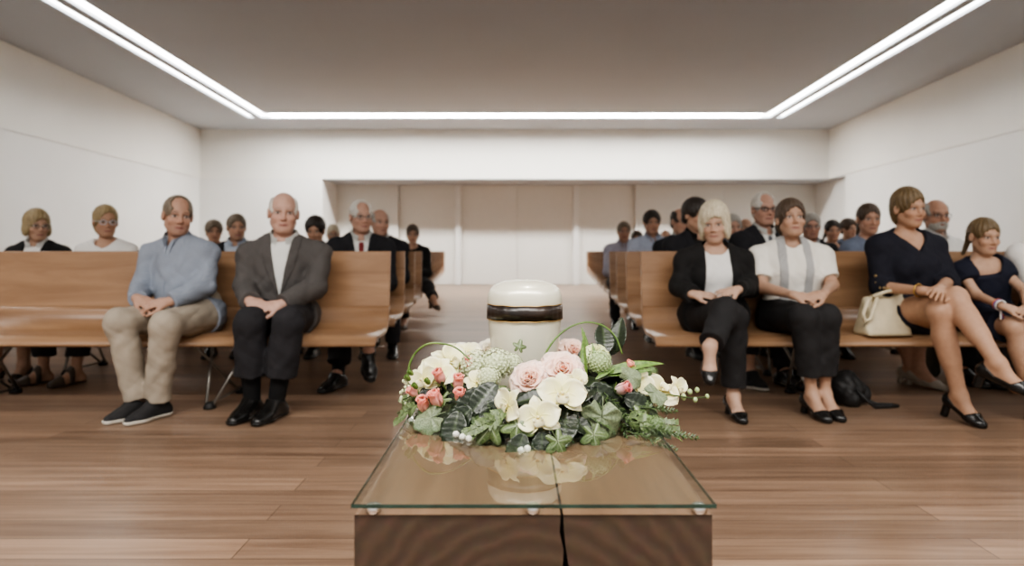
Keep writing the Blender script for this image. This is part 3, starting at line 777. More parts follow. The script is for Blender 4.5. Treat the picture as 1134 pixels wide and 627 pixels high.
    if topkind == 'shirt':
        garment('shirt', tops+sleeves(g('sleeve', 1.93)), .012, tm, cuts=[neckcut(.058*hs), vcut(.030, .10)], fold=g('fold', .0055)); collar(tm)
        # placket
        garment('shirt_placket', torso[1:3], .0175, tm, keeps=[lambda u, v, w: np.maximum(np.abs(u)-.014, -v)], fold=.0)
    elif topkind == 'tee':
        garment(g('topname', 'blouse'), tops+sleeves(g('sleeve', .75)), .012, tm, cuts=[neckcut(g('nr', .075)*hs, .03, g('nz', .02), g('scoop', .3))]+([vcut(*g('vneck'))] if g('vneck') else []), fold=g('fold', .004))
    elif topkind in ('jacket', 'cardigan'):
        um = M(g('undermat', 'white_shirt'))
        garment(g('undername', 'shirt'), torso, .009, um, cuts=[neckcut(.056*hs if topkind == 'jacket' else .080*hs, .03, .015, .2 if topkind == 'jacket' else .75)], fold=.003)
        w0, dp = g('open', (.062, .36))
        def lap(u, v, w):
            ww = w0*np.clip((w+dp)/dp, 0, 1.3); e = np.abs(u)-ww
            return .006*((e < .05*np.clip((w+dp)/.2, 0, 1)) & (v > 0) & (w > -dp))
        if topkind == 'jacket':
            garment('jacket', tops+sleeves(1.97), .017, tm, cuts=[neckcut(.066*hs, .02, .01), vcut(w0, dp), lambda u, v, w: np.maximum(np.maximum(np.abs(u)-np.clip((-w-dp-.06), 0, 1)*.35, w+dp+.06), -v)], fold=g('fold', .006), bulge=lap)
            collar(um)
        else:
            garment('cardigan', tops+sleeves(1.97), .017, tm, cuts=[neckcut(.075*hs, .02, .01), lambda u, v, w: np.maximum(np.abs(u-.005)-np.interp(w, [-.6, -.45, -.2, .1], [.10, .085, .078, .065]), -v)], fold=.005)
        if g('tie'):
            garment('tie', torso[1:3], .0165, M(g('tie')), keeps=[lambda u, v, w: np.maximum(np.maximum(np.abs(u)-np.interp(w, [-.4, -.09, -.085, -.03], [.035, .016, .020, .018]), -v), w+.025)], fold=0)
    elif topkind == 'dress':
        sk_ = [rc(ha, lerp(ha, ka, g('skirt', .62)), legs['tha'][3], lerp(legs['tha'][3], legs['tha'][4], .6)+.012, .05, True), rc(hb, lerp(hb, kb, g('skirt', .62)), legs['thb'][3], lerp(legs['thb'][3], legs['thb'][4], .6)+.012, .05, True)]
        mid = lambda t: lerp(hip, (ka+kb)/2, t)
        sk_.append(rc(mid(0), mid(g('skirt', .62)-.04), .09*S, .065*S, .05, True))
        garment('dress', tops+sleeves(g('sleeve', 1.3))+sk_, .012, tm, cuts=[neckcut(g('nr', .085)*hs, .03, .03)]+([vcut(*g('vneck'))] if g('vneck') else []), fold=g('fold', .004))
    if g('legs', 'trousers') == 'trousers':
        e = g('hem', .93); tr = trs+[legs['tha'], legs['thb']]
        for k_, a_ in ((ka, aa), (kb, ab)): tr.append(rc(k_, lerp(k_, a_, e), .060*lfk, g('cuff', .046)*lfk, .03, True))
        garment('trousers', tr, .013, M(g('legmat', 'dark_trouser')), fold=g('tfold', .006))
    # socks and shoes
    if g('feet', True):
        for a_, t_ in ((aa, ta), (ab, tb)):
            u = foot(a_, t_)[2]
            pr, hl, u = foot_prims(a_, t_, .007 if shoeA != 'pump' else .003)
            sole_h = -.088*S
            v = Vol(pr, hg*.8, .02); v.add(pr); X, Y, Z = v.full()
            hh = ((X-a_[0])*u[0]+(Y-a_[1])*u[1]+(Z-a_[2])*u[2]); al = ((X-a_[0])*t_[0]+(Y-a_[1])*t_[1]+(Z-a_[2])*t_[2])
            solev = np.maximum(v.a-.005, np.maximum(hh-(sole_h+.018), sole_h-hh))
            base = np.maximum(v.a, sole_h-hh)
            if shoeA == 'pump':
                topc = np.interp(al, [-.06, -.03, .02, .10, .13, .17], [-.012, -.028, -.058, -.062, -.030, .05]); base = np.maximum(base, hh-topc)
                base = np.minimum(base, np.maximum(np.sqrt((al+.045*S)**2+(((X-a_[0])-(al*t_[0])-hh*u[0])**2+((Y-a_[1])-al*t_[1]-hh*u[1])**2+((Z-a_[2])-al*t_[2]-hh*u[2])**2))-.020, np.maximum(hh+.062*S, -.088*S-.21*S*max(0, -t_[2])-hh)))
            elif shoeA == 'sandal':
                base = np.maximum(base, np.abs(hh+.05)*0+np.where((al > .10) | (np.abs(al-.045) < .016), -1, hh+.078*S))
            else:
                base = np.maximum(base, hh-np.interp(al, [-.06, .0, .05, .1], [-.010, -.006, .02, .05]))
            v.a = base.astype(np.float32); Vx, Qx = v.mesh()
            so = np_mesh('shoe', Vx, Qx, M(g('shoemat', 'black_leather')), root, origin)
            if shoeA in ('sneaker', 'oxford'):
                v.a = solev.astype(np.float32); Vx, Qx = v.mesh(); np_mesh('sole', Vx, Qx, M('rubber_white' if shoeA == 'sneaker' else 'black_leather'), so, origin)
        if g('socks', shoeA == 'oxford'):
            for k_, a_ in ((ka, aa), (kb, ab)):
                v = Vol([rc(lerp(k_, a_, .62), a_-A3(0, 0, .02), .047*lfk, .041*lfk)], hg, .02); v.add([rc(lerp(k_, a_, .62), a_-A3(0, 0, .01), .047*lfk, .041*lfk)])
                Vx, Qx = v.mesh(); np_mesh('sock', Vx, Qx, M('sock'), root, origin)
    # --- hair
    st = g('hair', 'short')
    if st:
        ad = []; cu = []
        T = g('hairt', 1.)
        if st in ('short', 'receding', 'bald', 'full'):
            t = {'short': .010, 'receding': .008, 'bald': .005, 'full': .019}[st]*T
            ad = [el((0, -.016, .034), (.076+t, .096+t, .087+t)), el((0, -.055, -.03), (.060+t, .042+t, .05), k=.02)]
            cu = [el((0, .115, -.026), (.078, .078, .103)), el((-.09, .012, -.036), (.03, .042, .046)), el((.09, .012, -.036), (.03, .042, .046)), el((0, .06, -.12), (.12, .13, .07))]
            if st == 'full': cu[0] = el((0, .125, -.022), (.073, .088, .094), roty(g('sweep', 8)))
            if st == 'receding': cu += [el((0, .085, .085), (.060, .075, .055))]
            if st == 'bald': cu += [el((0, .02, .125), (.072, .125, .092)), el((0, .09, .06), (.10, .085, .08))]
        elif st in ('bob', 'pixie'):
            t = (.018 if st == 'bob' else .012)*T; L = g('hairl', .06)
            ad = [el((0, -.016, .036), (.076+t*.8, .095+t*.7, .087+t*1.3)), el((0, -.050, -.03), (.066+t*.6, .046+t*.6, .05+L*.6), k=.03)]
            if st == 'bob': ad += [el((-.074, .000, -.040), (.022, .050, .045+L*.55), k=.03), el((.074, .000, -.040), (.022, .050, .045+L*.55), k=.03)]
            cu = [el((g('part', .0), .125, g('fringe', -.028)), (.066, .085, .090), roty(g('sweep', 20)))]
            if st == 'pixie': cu[0] = el((g('part', .0), .128, g('fringe', -.020)), (.073, .100, .094), roty(g('sweep', 22)))
            if st == 'pixie': cu += [el((-.095, .018, -.050), (.03, .045, .052)), el((.095, .018, -.050), (.03, .045, .052)), el((0, .03, -.14), (.12, .11, .06))]
        elif st == 'ponytail':
            t = .007
            ad = [el((0, -.016, .034), (.076+t, .096+t, .087+t)), el((0, -.055, -.02), (.060, .040, .04), k=.02), el((g('tailx', -.01), -.108, .03), (.026, .026, .026)), rc((g('tailx', -.01), -.118, .02), (g('tailx', -.01)*4, -.118, -.13), .024, .012, .02)]
            cu = [el((0, .118, -.030), (.074, .078, .102)), el((-.09, .015, -.036), (.03, .045, .048)), el((.09, .015, -.036), (.03, .045, .048))]
        v = Vol(W(ad), min(h, .006), .02); v.add(W(ad))
        X, Y, Z = v.full(); x, y, z = X-Hc[0], Y-Hc[1], Z-Hc[2]
        lx, ly, lz = [(x*Rh[0, i]+y*Rh[1, i]+z*Rh[2, i])/hs for i in range(3)]
        th = np.arctan2(lx, ly+.02)
        am = {'bald': .001, 'receding': .0015, 'short': .002}.get(st, .0022)
        v.a += (am*(np.sin(th*21+lz*40+np.sin(lz*35)*1.5)+.7*np.sin(th*43-lz*60+2))).astype(np.float32)
        rag = (.0035*np.sin(th*39+lz*25)+.0030*np.sin(th*67-lz*50+1)+.003*np.sin(lx*210+lz*40)).astype(np.float32)*g('rag', 1.)
        for p in W(cu):
            v.a = smax(v.a, -(pdist(p, X, Y, Z).astype(np.float32)+rag), .008)
        Vx, Qx = v.mesh(); 
        if len(Vx): np_mesh('hair', Vx, Qx, M(g('hairmat', 'h_brown')), root, origin)
    if g('beard'):
        ad = W([el((0, .028, -.074), (.064, .068, .056)), el((0, .078, -.054), (.026, .014, .008))]); v = Vol(ad, h, .02); v.add(ad)
        for p in W([el((0, .10, -.067), (.02, .03, .007)), el((0, .03, -.005), (.12, .12, .043)), el((0, -.03, -.05), (.12, .05, .12))]): v.op(p, True, .006)
        X, Y, Z = v.full(); Vx, Qx = v.mesh(); np_mesh('beard', Vx, Qx, M(g('beard')), root, origin)
    if g('glasses'):
        bm = bmesh.new(); w = lambda p: Vector(Hc+Rh@(A3(*p)*hs)-origin); r_ = .0018*g('gw', 1.)
        for sx in (-1, 1):
            tube(bm, [w((sx*.0335+.0225*math.cos(t), .098-abs(.0225*math.cos(t)*sx+0)*.12, -.002+.0165*math.sin(t))) for t in [2*PI*i/24 for i in range(25)]], r_, 6, False)
            tube(bm, [w((sx*.056, .095, .006)), w((sx*.074, .06, .006)), w((sx*.083, -.01, .004)), w((sx*.080, -.025, -.010))], r_, 6)
        tube(bm, [w((-.011, .099, .0)), w((0, .103, .003)), w((.011, .099, .0))], r_, 6)
        obj('glasses', bm, M(g('glasses')), root, True)
    if g('post'): n['post'](dict(locals()))
    return root
def build_front_row():
    H = .0048
    fwd = A3(0, -1, 0)
    # man in the blue shirt
    build_person(dict(label='man in light blue shirt, beige trousers and black sneakers on the left front pew', head=P(197, 239, 3.86), S=1.0, h=H, yaw=-6, hyaw=10, pitch=6, roll=4,
        hip=P(212, 353, 3.88)*[1, 1, 0]+[0, 0, .52], fat=1.08, belly=.02, fold=.0065, tfold=.005, top='shirt', topmat='blue_check', sleeve=1.95, legmat='chino', sw=.185,
        ka=P(133, 357, 3.45), kb=P(183, 360, 3.42), aa=P(153, 441, 3.52), ab=P(175, 440, 3.50), ta=A3(-.45, -1, -.12), tb=A3(-.45, -1, -.12),
        ea=P(156, 322, 3.80), eb=P(227, 316, 3.76), wa=P(152, 331, 3.58), wb=P(188, 334, 3.56), da=A3(.9, -.35, -.25), db=A3(-1, -.25, -.12), na=A3(0, -.6, .8), nbk=A3(0, -.6, .8), curl=25,
        shoe='sneaker', shoemat='black_canvas', socks=False, hem=.95, cuff=.054, legfat=.99, coat=.12, hairt=.8, hair='receding', hairmat='h_greybr', brow=(70, 58, 50), skin=(196, 156, 136), stubble=(150, 120, 108), hs=1.0))
    # bald man in grey jacket
    build_person(dict(label='bald man in grey jacket, dark trousers and black shoes on the left front pew', head=P(314, 236, 3.86), S=1.06, h=H, yaw=8, hyaw=1, pitch=3, roll=2,
        hip=P(312, 350, 3.90)*[1, 1, 0]+[0, 0, .53], fat=1.06, fold=.0065, tfold=.005, top='jacket', topmat='grey_jacket', undermat='white_shirt', open=(.060, .33), coat=.30, sw=.195, sdrop=.075,
        ka=P(277, 357, 3.45), kb=P(320, 357, 3.45), aa=P(279, 443, 3.52), ab=P(306, 443, 3.50), ta=A3(-.18, -1, -.1), tb=A3(-.22, -1, -.1),
        ea=P(272, 318, 3.80), eb=P(350, 318, 3.78), wa=P(277, 334, 3.56), wb=P(312, 337, 3.54), da=A3(.85, -.5, -.2), db=A3(-.9, -.4, -.15), na=A3(-.1, -.6, .8), nbk=A3(.1, -.6, .8), curl=40,
        shoe='oxford', shoemat='black_leather', hem=.66, cuff=.066, legfat=1.03, hair='bald', hairmat='h_white', brow=(150, 130, 118), skin=(212, 172, 156), jaw=1.04,
        post=None))
    # blonde woman in black cardigan, legs crossed
    build_person(dict(label='blonde woman in black cardigan and white top, legs crossed, on the right front pew', head=P(791, 248, 3.86), S=.98, h=H, fem=True, yaw=-6, hyaw=-4, pitch=8, roll=-3,
        hip=P(790, 352, 3.90)*[1, 1, 0]+[0, 0, .52], fat=1.06, top='cardigan', topmat='black_knit', coat=.16, undermat='white_top', undername='top', sw=.175,
        ka=P(803, 345, 3.42), kb=P(812, 352, 3.46), aa=P(786, 384, 3.22), ab=P(812, 436, 3.50), ta=A3(-.25, -.75, -.8), air='a', tb=A3(.02, -1, -.25),
        ea=P(752, 318, 3.84), eb=P(832, 318, 3.82), wa=P(767, 326, 3.62), wb=P(817, 321, 3.56), da=A3(.95, -.3, -.02), db=A3(-.9, -.3, -.12), na=A3(0, -.5, .9), nbk=A3(.1, -.5, .9), curl=14,
        shoe='pump', shoemat='black_leather', socks=False, hem=.88, cuff=.052, legmat='black_trouser', tfold=.004, hair='bob', hairmat='h_blonde', hairl=.035, hairt=1.3, fringe=-.026, part=.006, sweep=26, brow=(130, 110, 90), skin=(206, 172, 152), hs=1.02))
    # woman in white blouse with grey scarf
    def scarf(e):
        e['garment']('scarf', e['torso'], .019, M('grey_scarf'), keeps=[lambda u, v, w: np.maximum(np.abs(np.abs(u)-np.interp(w, [-.5, -.3, -.1, .02, .08], [.050, .066, .074, .070, .064]))-.024, np.maximum(-.42-w, np.where(v < 0, w*0-.004+np.abs(w-.03)-.03, -1)))], fold=.003)
    build_person(dict(label='dark-haired woman in white blouse with grey scarf and black trousers on the right front pew', head=P(876, 243, 3.86), S=1.0, h=H, fem=True, yaw=-8, hyaw=16, pitch=-8, roll=0,
        hip=P(876, 352, 3.90)*[1, 1, 0]+[0, 0, .52], fat=1.12, fold=.006, top='tee', topname='blouse', topmat='cream_blouse', sleeve=.72, sw=.18, nr=.07,
        ka=P(889, 352, 3.46), kb=P(915, 352, 3.48), aa=P(899, 438, 3.52), ab=P(913, 437, 3.54), ta=A3(.12, -1, -.25), tb=A3(.15, -1, -.25), armfat=1.12,
        ea=P(844, 318, 3.78), eb=P(921, 316, 3.76), wa=P(879, 327, 3.52), wb=P(912, 326, 3.52), da=A3(.9, -.4, -.1), db=A3(-.9, -.35, -.1), na=A3(0, -.6, .85), nbk=A3(0, -.6, .85), curl=40,
        shoe='pump', shoemat='black_leather', socks=False, hem=.74, cuff=.052, legmat='black_trouser', tfold=.004, legfat=.96, hair='pixie', hairmat='h_brown', hairt=1.2, fringe=-.010, part=.008, brow=(72, 58, 48), skin=(196, 160, 138), post=scarf))
    # woman in navy dress, crossed bare legs
    def buttons(e):
        for i in range(5):
            bm = bmesh.new(); bmesh.ops.create_uvsphere(bm, u_segments=10, v_segments=6, radius=.009)
            c = lerp(e['sa'], e['ea'], .72+.16*i)if i < 2 else lerp(e['ea'], e['wa'], .10+.09*(i-2))
            c = c-e['rx']*.045+e['fw']*.028-e['origin']
            for v in bm.verts: v.co = v.co+Vector(c)
            obj('button', bm, M('brass'), e['root'], True)
        bm = bmesh.new(); w = lerp(e['wa'], e['ea'], .10); t = nrm(e['wa']-e['ea']); a = nrm(np.cross(t, A3(0, 0, 1))); b = np.cross(t, a)
        tube(bm, [Vector(w+(a*math.cos(x)+b*math.sin(x))*.034-e['origin']) for x in [2*PI*i/20 for i in range(21)]], .005, 8, False)
        obj('bracelet', bm, M('gold'), e['root'], True)
    build_person(dict(label='woman in navy dress with bare crossed legs and short golden brown hair', head=P(1006, 231, 3.80), S=1.04, hs=.95, h=H, fem=True, yaw=6, hyaw=42, pitch=5, roll=-2,
        hip=P(1005, 350, 3.86)*[1, 1, 0]+[0, 0, .52], fat=1.12, top='dress', topmat='navy', sleeve=1.22, skirt=.36, nr=.085, vneck=(.080, .09), sw=.18, longlegs=False,
        ka=P(1058, 330, 3.40), kb=P(1040, 345, 3.42), aa=P(1104, 402, 3.16), ab=P(1062, 424, 3.42), air='a', ta=A3(.42, -.78, -.28), tb=A3(.16, -1, -.36), legfat=.98,
        ea=P(975, 318, 3.76), eb=P(1050, 312, 3.70), wa=P(1022, 322, 3.50), wb=P(1040, 320, 3.46), da=A3(.95, -.3, -.05), db=A3(-.6, -.7, -.1), na=A3(0, -.5, .9), nbk=A3(.1, -.4, .9), curl=22, armfat=1.05,
        shoe='pump', shoemat='black_leather', socks=False, legs='bare', hair='pixie', hairmat='h_goldbr', hairt=1.15, fringe=-.014, part=.012, brow=(110, 88, 62), skin=(200, 160, 134), post=buttons))
    # girl
    def band(e):
        for k, (f, c) in enumerate(((.12, (230, 230, 226)), (.17, (120, 90, 170)), (.22, (214, 120, 80)))):
            bm = bmesh.new(); w = lerp(e['wa'], e['ea'], f); t = nrm(e['wa']-e['ea']); a = nrm(np.cross(t, A3(0, 0, 1))); b = np.cross(t, a)
            tube(bm, [Vector(w+(a*math.cos(x)+b*math.sin(x))*.027-e['origin']) for x in [2*PI*i/16 for i in range(17)]], .004, 6, False)
            q = w-A3(0, 0, .025); tube(bm, [Vector(q-e['origin']), Vector(q-e['origin']+A3(-.012+.02*k, -.015, -.05))], .005, 6)
            obj('wristband', bm, plain('wristband_%d' % k, srgb(*c), .6), e['root'], True)
        e['garment']('waistband', [e['torso'][1]], .019, M('navy_girl'), keeps=[lambda u, v, w: np.abs(w+.27)-.022], fold=0)
    build_person(dict(label='girl with ponytail in navy dress with wristbands sitting beside the woman in navy', head=P(1090, 262, 3.72), S=.86, h=H, fem=True, child=True, yaw=2, hyaw=34, pitch=8, roll=0, hs=1.06,
        hip=P(1092, 356, 3.84)*[1, 1, 0]+[0, 0, .50], fat=.92, top='dress', topmat='navy_girl', sleeve=.30, skirt=.82, nr=.098, sw=.150, longlegs=False, armfat=.95,
        ka=P(1122, 362, 3.42), kb=P(1165, 360, 3.44), aa=P(1150, 430, 3.40), ab=P(1190, 432, 3.42), ea=P(1082, 327, 3.66), eb=P(1134, 322, 3.62), wa=P(1112, 340, 3.42), wb=P(1137, 341, 3.42),
        da=A3(.8, -.5, -.2), db=A3(-.6, -.7, -.1), na=A3(0, -.5, .9), nbk=A3(.1, -.4, .9), curl=30,
        shoe='pump', socks=False, legs='bare', hair='ponytail', hairmat='h_goldbr', tailx=-.012, brow=(96, 76, 58), skin=(202, 166, 142), post=band))
    # neighbour at the right edge, mostly outside the picture
    build_person(dict(label='person in short white sleeves cut off by the right edge, beside the girl', head=P(1162, 240, 3.80), S=1.0, h=.006, yaw=8, hyaw=0, hip=P(1166, 352, 3.86)*[1, 1, 0]+[0, 0, .52],
        top='tee', topname='tee_shirt', topmat='white_top', sleeve=.85, legmat='dark_trouser', hair='short', hairmat='h_brown', shoe='oxford', skin=(190, 150, 126)))

def build_congregation():
    """people in the rows behind: (px, py of the crown, row, settings)"""
    G = 'people seated in the pews behind the front row'
    def sit(px, crown, row, label, **k):
        d = 3.93+row*PITCH; hs = k.get('S', 1.)*(.97 if k.get('fem') else 1.)*k.get('hs', 1.)
        t = P(px, crown, d); t[2] -= .118*hs
        kw = dict(label=label, head=t, h=.0062 if row < 2 else .0075, group=G, hip=(t[0]-k.get('dx', 0), d+.02, min(.53, t[2]-.60*k.get('S', 1.))))
        kw.update(k); build_person(kw)
    suit = dict(top='jacket', topmat='black_suit', undermat='white_shirt')
    sit(41, 234, 1, 'woman with blonde bob and glasses in black jacket, furthest left in the second row', fem=True, yaw=14, hyaw=16, top='jacket', topmat='black_knit', undermat='white_top', hair='bob', hairmat='h_dblonde', fringe=-.008, part=.014, glasses='steel_frame', hairl=.0, fat=1.08, shoe='pump', socks=False, legs='bare', longlegs=False, skin=(200, 164, 142))
    sit(117, 229, 1, 'woman with short blonde hair, pale glasses and sleeveless white top, second row on the left', fem=True, yaw=8, hyaw=10, top='tee', topmat='white_top', sleeve=.2, hair='pixie', hairmat='h_dblonde', fringe=.004, part=.012, glasses='white_frame', gw=1.5, shoe='sandal', shoemat='brown_leather', socks=False, hem=.72, cuff=.055, legmat='black_trouser', skin=(200, 160, 136), hs=1.03,
        aa=P(48, 413, 4.42), ab=P(84, 414, 4.40), ta=A3(-.5, -1, -.15), tb=A3(-.4, -1, -.15), ka=P(50, 350, 4.42), kb=P(92, 350, 4.42))
    sit(237, 245, 3, 'dark blond person in a cream shirt behind the blue-shirted man', top='tee', topmat='cream_blouse', hair='full', hairmat='h_greybr', yaw=6, hyaw=6, S=.96)
    sit(262, 238, 2, 'man with short brown hair, dark jacket and pale blue shirt, between the two front men', top='jacket', topmat='black_suit', undermat='light_blue', open=(.10, .45), hair='short', hairmat='h_greybr', yaw=10, hyaw=8, stubble=(140, 112, 98))
    sit(349, 241, 2, 'man with dark hair half hidden behind the grey-jacketed man', hair='full', hairmat='h_dark', top='jacket', topmat='black_knit', undermat='black_knit', yaw=0, hyaw=-12, pitch=14)
    sit(369, 250, 4, 'woman with pale blonde hair and glasses, far back beside the dark-haired man', fem=True, hair='pixie', hairmat='h_blonde', glasses='steel_frame', top='tee', topmat='black_knit', yaw=6, S=.97)
    def crossed(k=None): return None
    sit(400, 223, 1, 'white-haired man in black suit and red tie, legs crossed, second row by the aisle', **suit, tie='red_tie', hair='receding', hairmat='h_white', glasses='steel_frame', yaw=14, hyaw=16, brow=(150, 140, 130), skin=(204, 164, 146), S=1.03, hs=1.0,
        ka=P(380, 352, 4.46), kb=P(408, 340, 4.42), aa=P(374, 415, 4.26), ab=P(408, 388, 4.14), ta=A3(-.35, -1, -.2), tb=A3(.30, -.8, -.7), air='b', hem=.80, cuff=.062, shoe='oxford')
    sit(421, 232, 2, 'grey balding man in dark suit just behind the white-haired man', **suit, hair='bald', hairmat='h_grey', yaw=10, hyaw=20, skin=(206, 166, 148), S=1.03)
    def cross2(d): return None
    sit(457, 250, 4, 'woman with short dark hair in black top, far back by the left aisle', fem=True, hair='pixie', hairmat='h_brown', hairt=1.2, top='tee', topmat='black_knit', sleeve=1.9, yaw=6, legmat='black_trouser', shoe='pump', shoemat='brown_leather', socks=False, S=.97,
        kb=P(474, 318, 7.45), ab=P(480, 330, 7.2), tb=A3(.5, -.8, -.3), air='b')
    sit(691, 246, 4, 'man with short dark hair in lavender grey shirt, nearest the right aisle', top='shirt', topmat='lavender', hair='short', hairmat='h_greybr', yaw=-8, hyaw=8, skin=(186, 146, 126), S=1.0, fat=1.1)
    sit(705, 256, 5, 'person far back almost hidden behind the man in lavender', hair='short', hairmat='h_brown', top='shirt', topmat='pale_shirt', yaw=-6)
    sit(722, 234, 3, 'tall young man with dark hair in pale blue shirt near the right aisle', top='shirt', topmat='pale_blue', hair='full', hairmat='h_dark', hairt=.8, yaw=0, hyaw=10, skin=(198, 158, 136), S=1.06)
    sit(737, 255, 6, 'person in light blue far back between the young man and the bald man', hair='bald', hairmat='h_grey', top='shirt', topmat='light_blue', yaw=0)
    sit(754, 231, 2, 'balding dark-haired man with glasses in black suit, left of the blonde woman', **suit, hair='bald', hairmat='h_dark', hairt=1.6, glasses='steel_frame', yaw=14, hyaw=34, skin=(202, 162, 142), S=1.04)
    sit(771, 221, 1, 'person with dark full hair in black hidden behind the blonde woman', hair='full', hairmat='h_dark', top='jacket', topmat='black_suit', undermat='black_knit', yaw=10, hyaw=40, S=1.03, shoe='sneaker', shoemat='black_canvas', socks=False, hem=.7,
        aa=P(816, 404, 4.40), ab=P(830, 407, 4.34), ka=P(806, 350, 4.46), kb=P(830, 350, 4.46))
    sit(811, 238, 2, 'grey-haired man in dark jacket and blue shirt peeping out right of the blonde woman', **dict(suit, undermat='light_blue'), hair='short', hairmat='h_grey', yaw=8, hyaw=18, skin=(204, 164, 146), S=1.0)
    sit(826, 242, 4, 'bald person in light blue far back between the blonde woman and the suited man', hair='bald', hairmat='h_grey', top='shirt', topmat='light_blue', yaw=0, hyaw=24, S=1.02)
    sit(846, 214, 1, 'large white-haired man with dark glasses and grey tie in black suit behind the scarf woman', **suit, tie='grey_tie', hair='receding', hairmat='h_white', glasses='glass_frame', gw=1.5, yaw=14, hyaw=24, pitch=2, skin=(206, 164, 146), S=1.07, brow=(140, 128, 118),
        aa=P(868, 414, 4.36), ab=P(884, 412, 4.40), ka=P(862, 350, 4.46), kb=P(892, 350, 4.46))
    sit(898, 237, 2, 'grey-haired man with glasses in the third row, just right of the scarf woman', hair='short', hairmat='h_grey', glasses='steel_frame', top='jacket', topmat='black_suit', undermat='pale_shirt', yaw=-4, hyaw=12, skin=(196, 152, 134))
    sit(922, 244, 3, 'young woman with tied dark hair and dark top, further back on the right', fem=True, hair='ponytail', hairmat='h_dark', tailx=-.02, top='tee', topmat='black_knit', sleeve=.1, nr=.11, yaw=4, hyaw=14, skin=(200, 160, 138))
    sit(940, 243, 4, 'person with brown hair turned sideways behind the slate-blue woman', hair='full', hairmat='h_brown', top='tee', topmat='slate_blue', yaw=0, hyaw=40, S=.98)
    sit(962, 226, 1, 'woman with pulled-back brown hair in slate blue top, second row behind the handbag', fem=True, hair='ponytail', hairmat='h_brown', top='tee', topmat='slate_blue', sleeve=1.2, vneck=(.06, .09), yaw=16, hyaw=20, fat=1.1, S=1.03, skin=(200, 158, 136), shoe='pump', shoemat='beige_leather', socks=False, legs='bare', longlegs=False,
        aa=P(1008, 398, 4.36), ab=P(1018, 402, 4.30), ka=P(994, 350, 4.44), kb=P(1014, 350, 4.44), ta=A3(.5, -.9, -.2), tb=A3(.5, -.9, -.2))
    sit(1037, 221, 1, 'bald bearded man with glasses and white shirt behind the girl', hair='bald', hairmat='h_grey', beard='h_grey', glasses='glass_frame', top='shirt', topmat='white_shirt', yaw=16, hyaw=26, skin=(198, 154, 132), S=1.05, fat=1.1,
        aa=P(1066, 402, 4.40), ab=P(1086, 404, 4.36), ta=A3(.2, -1, -.15), tb=A3(.2, -1, -.15))
# ------------------------------------------------------------------ wreath
def leaf_mat(name, dark, light, rough=.4, vein=None, scale=14):
    m, nt, b = new_mat(name)
    mp = mapping(nt, (scale,)*3); n = nd(nt, 'ShaderNodeTexNoise', Scale=1.6, Detail=3.0); nt.links.new(mp.outputs['Vector'], n.inputs['Vector'])
    r = ramp(nt, n.outputs['Fac'], [(.32, dark), (.68, light)]); out = r.outputs['Color']
    if vein:
        at = nd(nt, 'ShaderNodeAttribute', attribute_name='vein')
        mx = nd(nt, 'ShaderNodeMix', data_type='RGBA'); nt.links.new(at.outputs['Fac'], mx.inputs['Factor']); nt.links.new(out, mx.inputs['A']); mx.inputs['B'].default_value = vein; out = mx.outputs['Result']
    nt.links.new(out, b.inputs['Base Color']); b.inputs['Roughness'].default_value = rough
    bump(nt, b, n.outputs['Fac'], .15, .004); return m
def petal_mat(name, centre, edge, rad, rough=.5):
    """colour runs from the heart of the flower to its rim, by distance in the flower's own space"""
    m, nt, b = new_mat(name)
    tc = nd(nt, 'ShaderNodeTexCoord'); ln = nd(nt, 'ShaderNodeVectorMath', operation='LENGTH'); nt.links.new(tc.outputs['Object'], ln.inputs[0])
    mul = nd(nt, 'ShaderNodeMath', operation='MULTIPLY'); nt.links.new(ln.outputs['Value'], mul.inputs[0]); mul.inputs[1].default_value = 1/rad
    n = nd(nt, 'ShaderNodeTexNoise', Scale=60.0, Detail=2.0); nt.links.new(tc.outputs['Object'], n.inputs['Vector'])
    ad = nd(nt, 'ShaderNodeMath', operation='MULTIPLY_ADD'); nt.links.new(n.outputs['Fac'], ad.inputs[0]); ad.inputs[1].default_value = .25; nt.links.new(mul.outputs[0], ad.inputs[2])
    r = ramp(nt, ad.outputs[0], [(.2, centre), (.95, edge)]); nt.links.new(r.outputs['Color'], b.inputs['Base Color'])
    b.inputs['Roughness'].default_value = rough; b.inputs['Specular IOR Level'].default_value = .3
    b.inputs['Subsurface Weight'].default_value = .25; b.inputs['Subsurface Radius'].default_value = (.01, .007, .004); b.inputs['Subsurface Scale'].default_value = .4
    return m
def grid_surf(bm, f, nu, nv, vein=None):
    V = [[bm.verts.new(f(i/nu, -1+2*j/nv)) for j in range(nv+1)] for i in range(nu+1)]
    for i in range(nu):
        for j in range(nv):
            try: bm.faces.new((V[i][j], V[i+1][j], V[i+1][j+1], V[i][j+1]))
            except ValueError: pass
    return V
def thicken(bm, t):
    bmesh.ops.recalc_face_normals(bm, faces=bm.faces)
    bmesh.ops.solidify(bm, geom=list(bm.faces), thickness=t)
def me_from(bm, name, smooth=True):
    bmesh.ops.recalc_face_normals(bm, faces=bm.faces)
    me = bpy.data.meshes.new(name); bm.to_mesh(me); bm.free()
    if smooth: me.polygons.foreach_set('use_smooth', [True]*len(me.polygons))
    return me
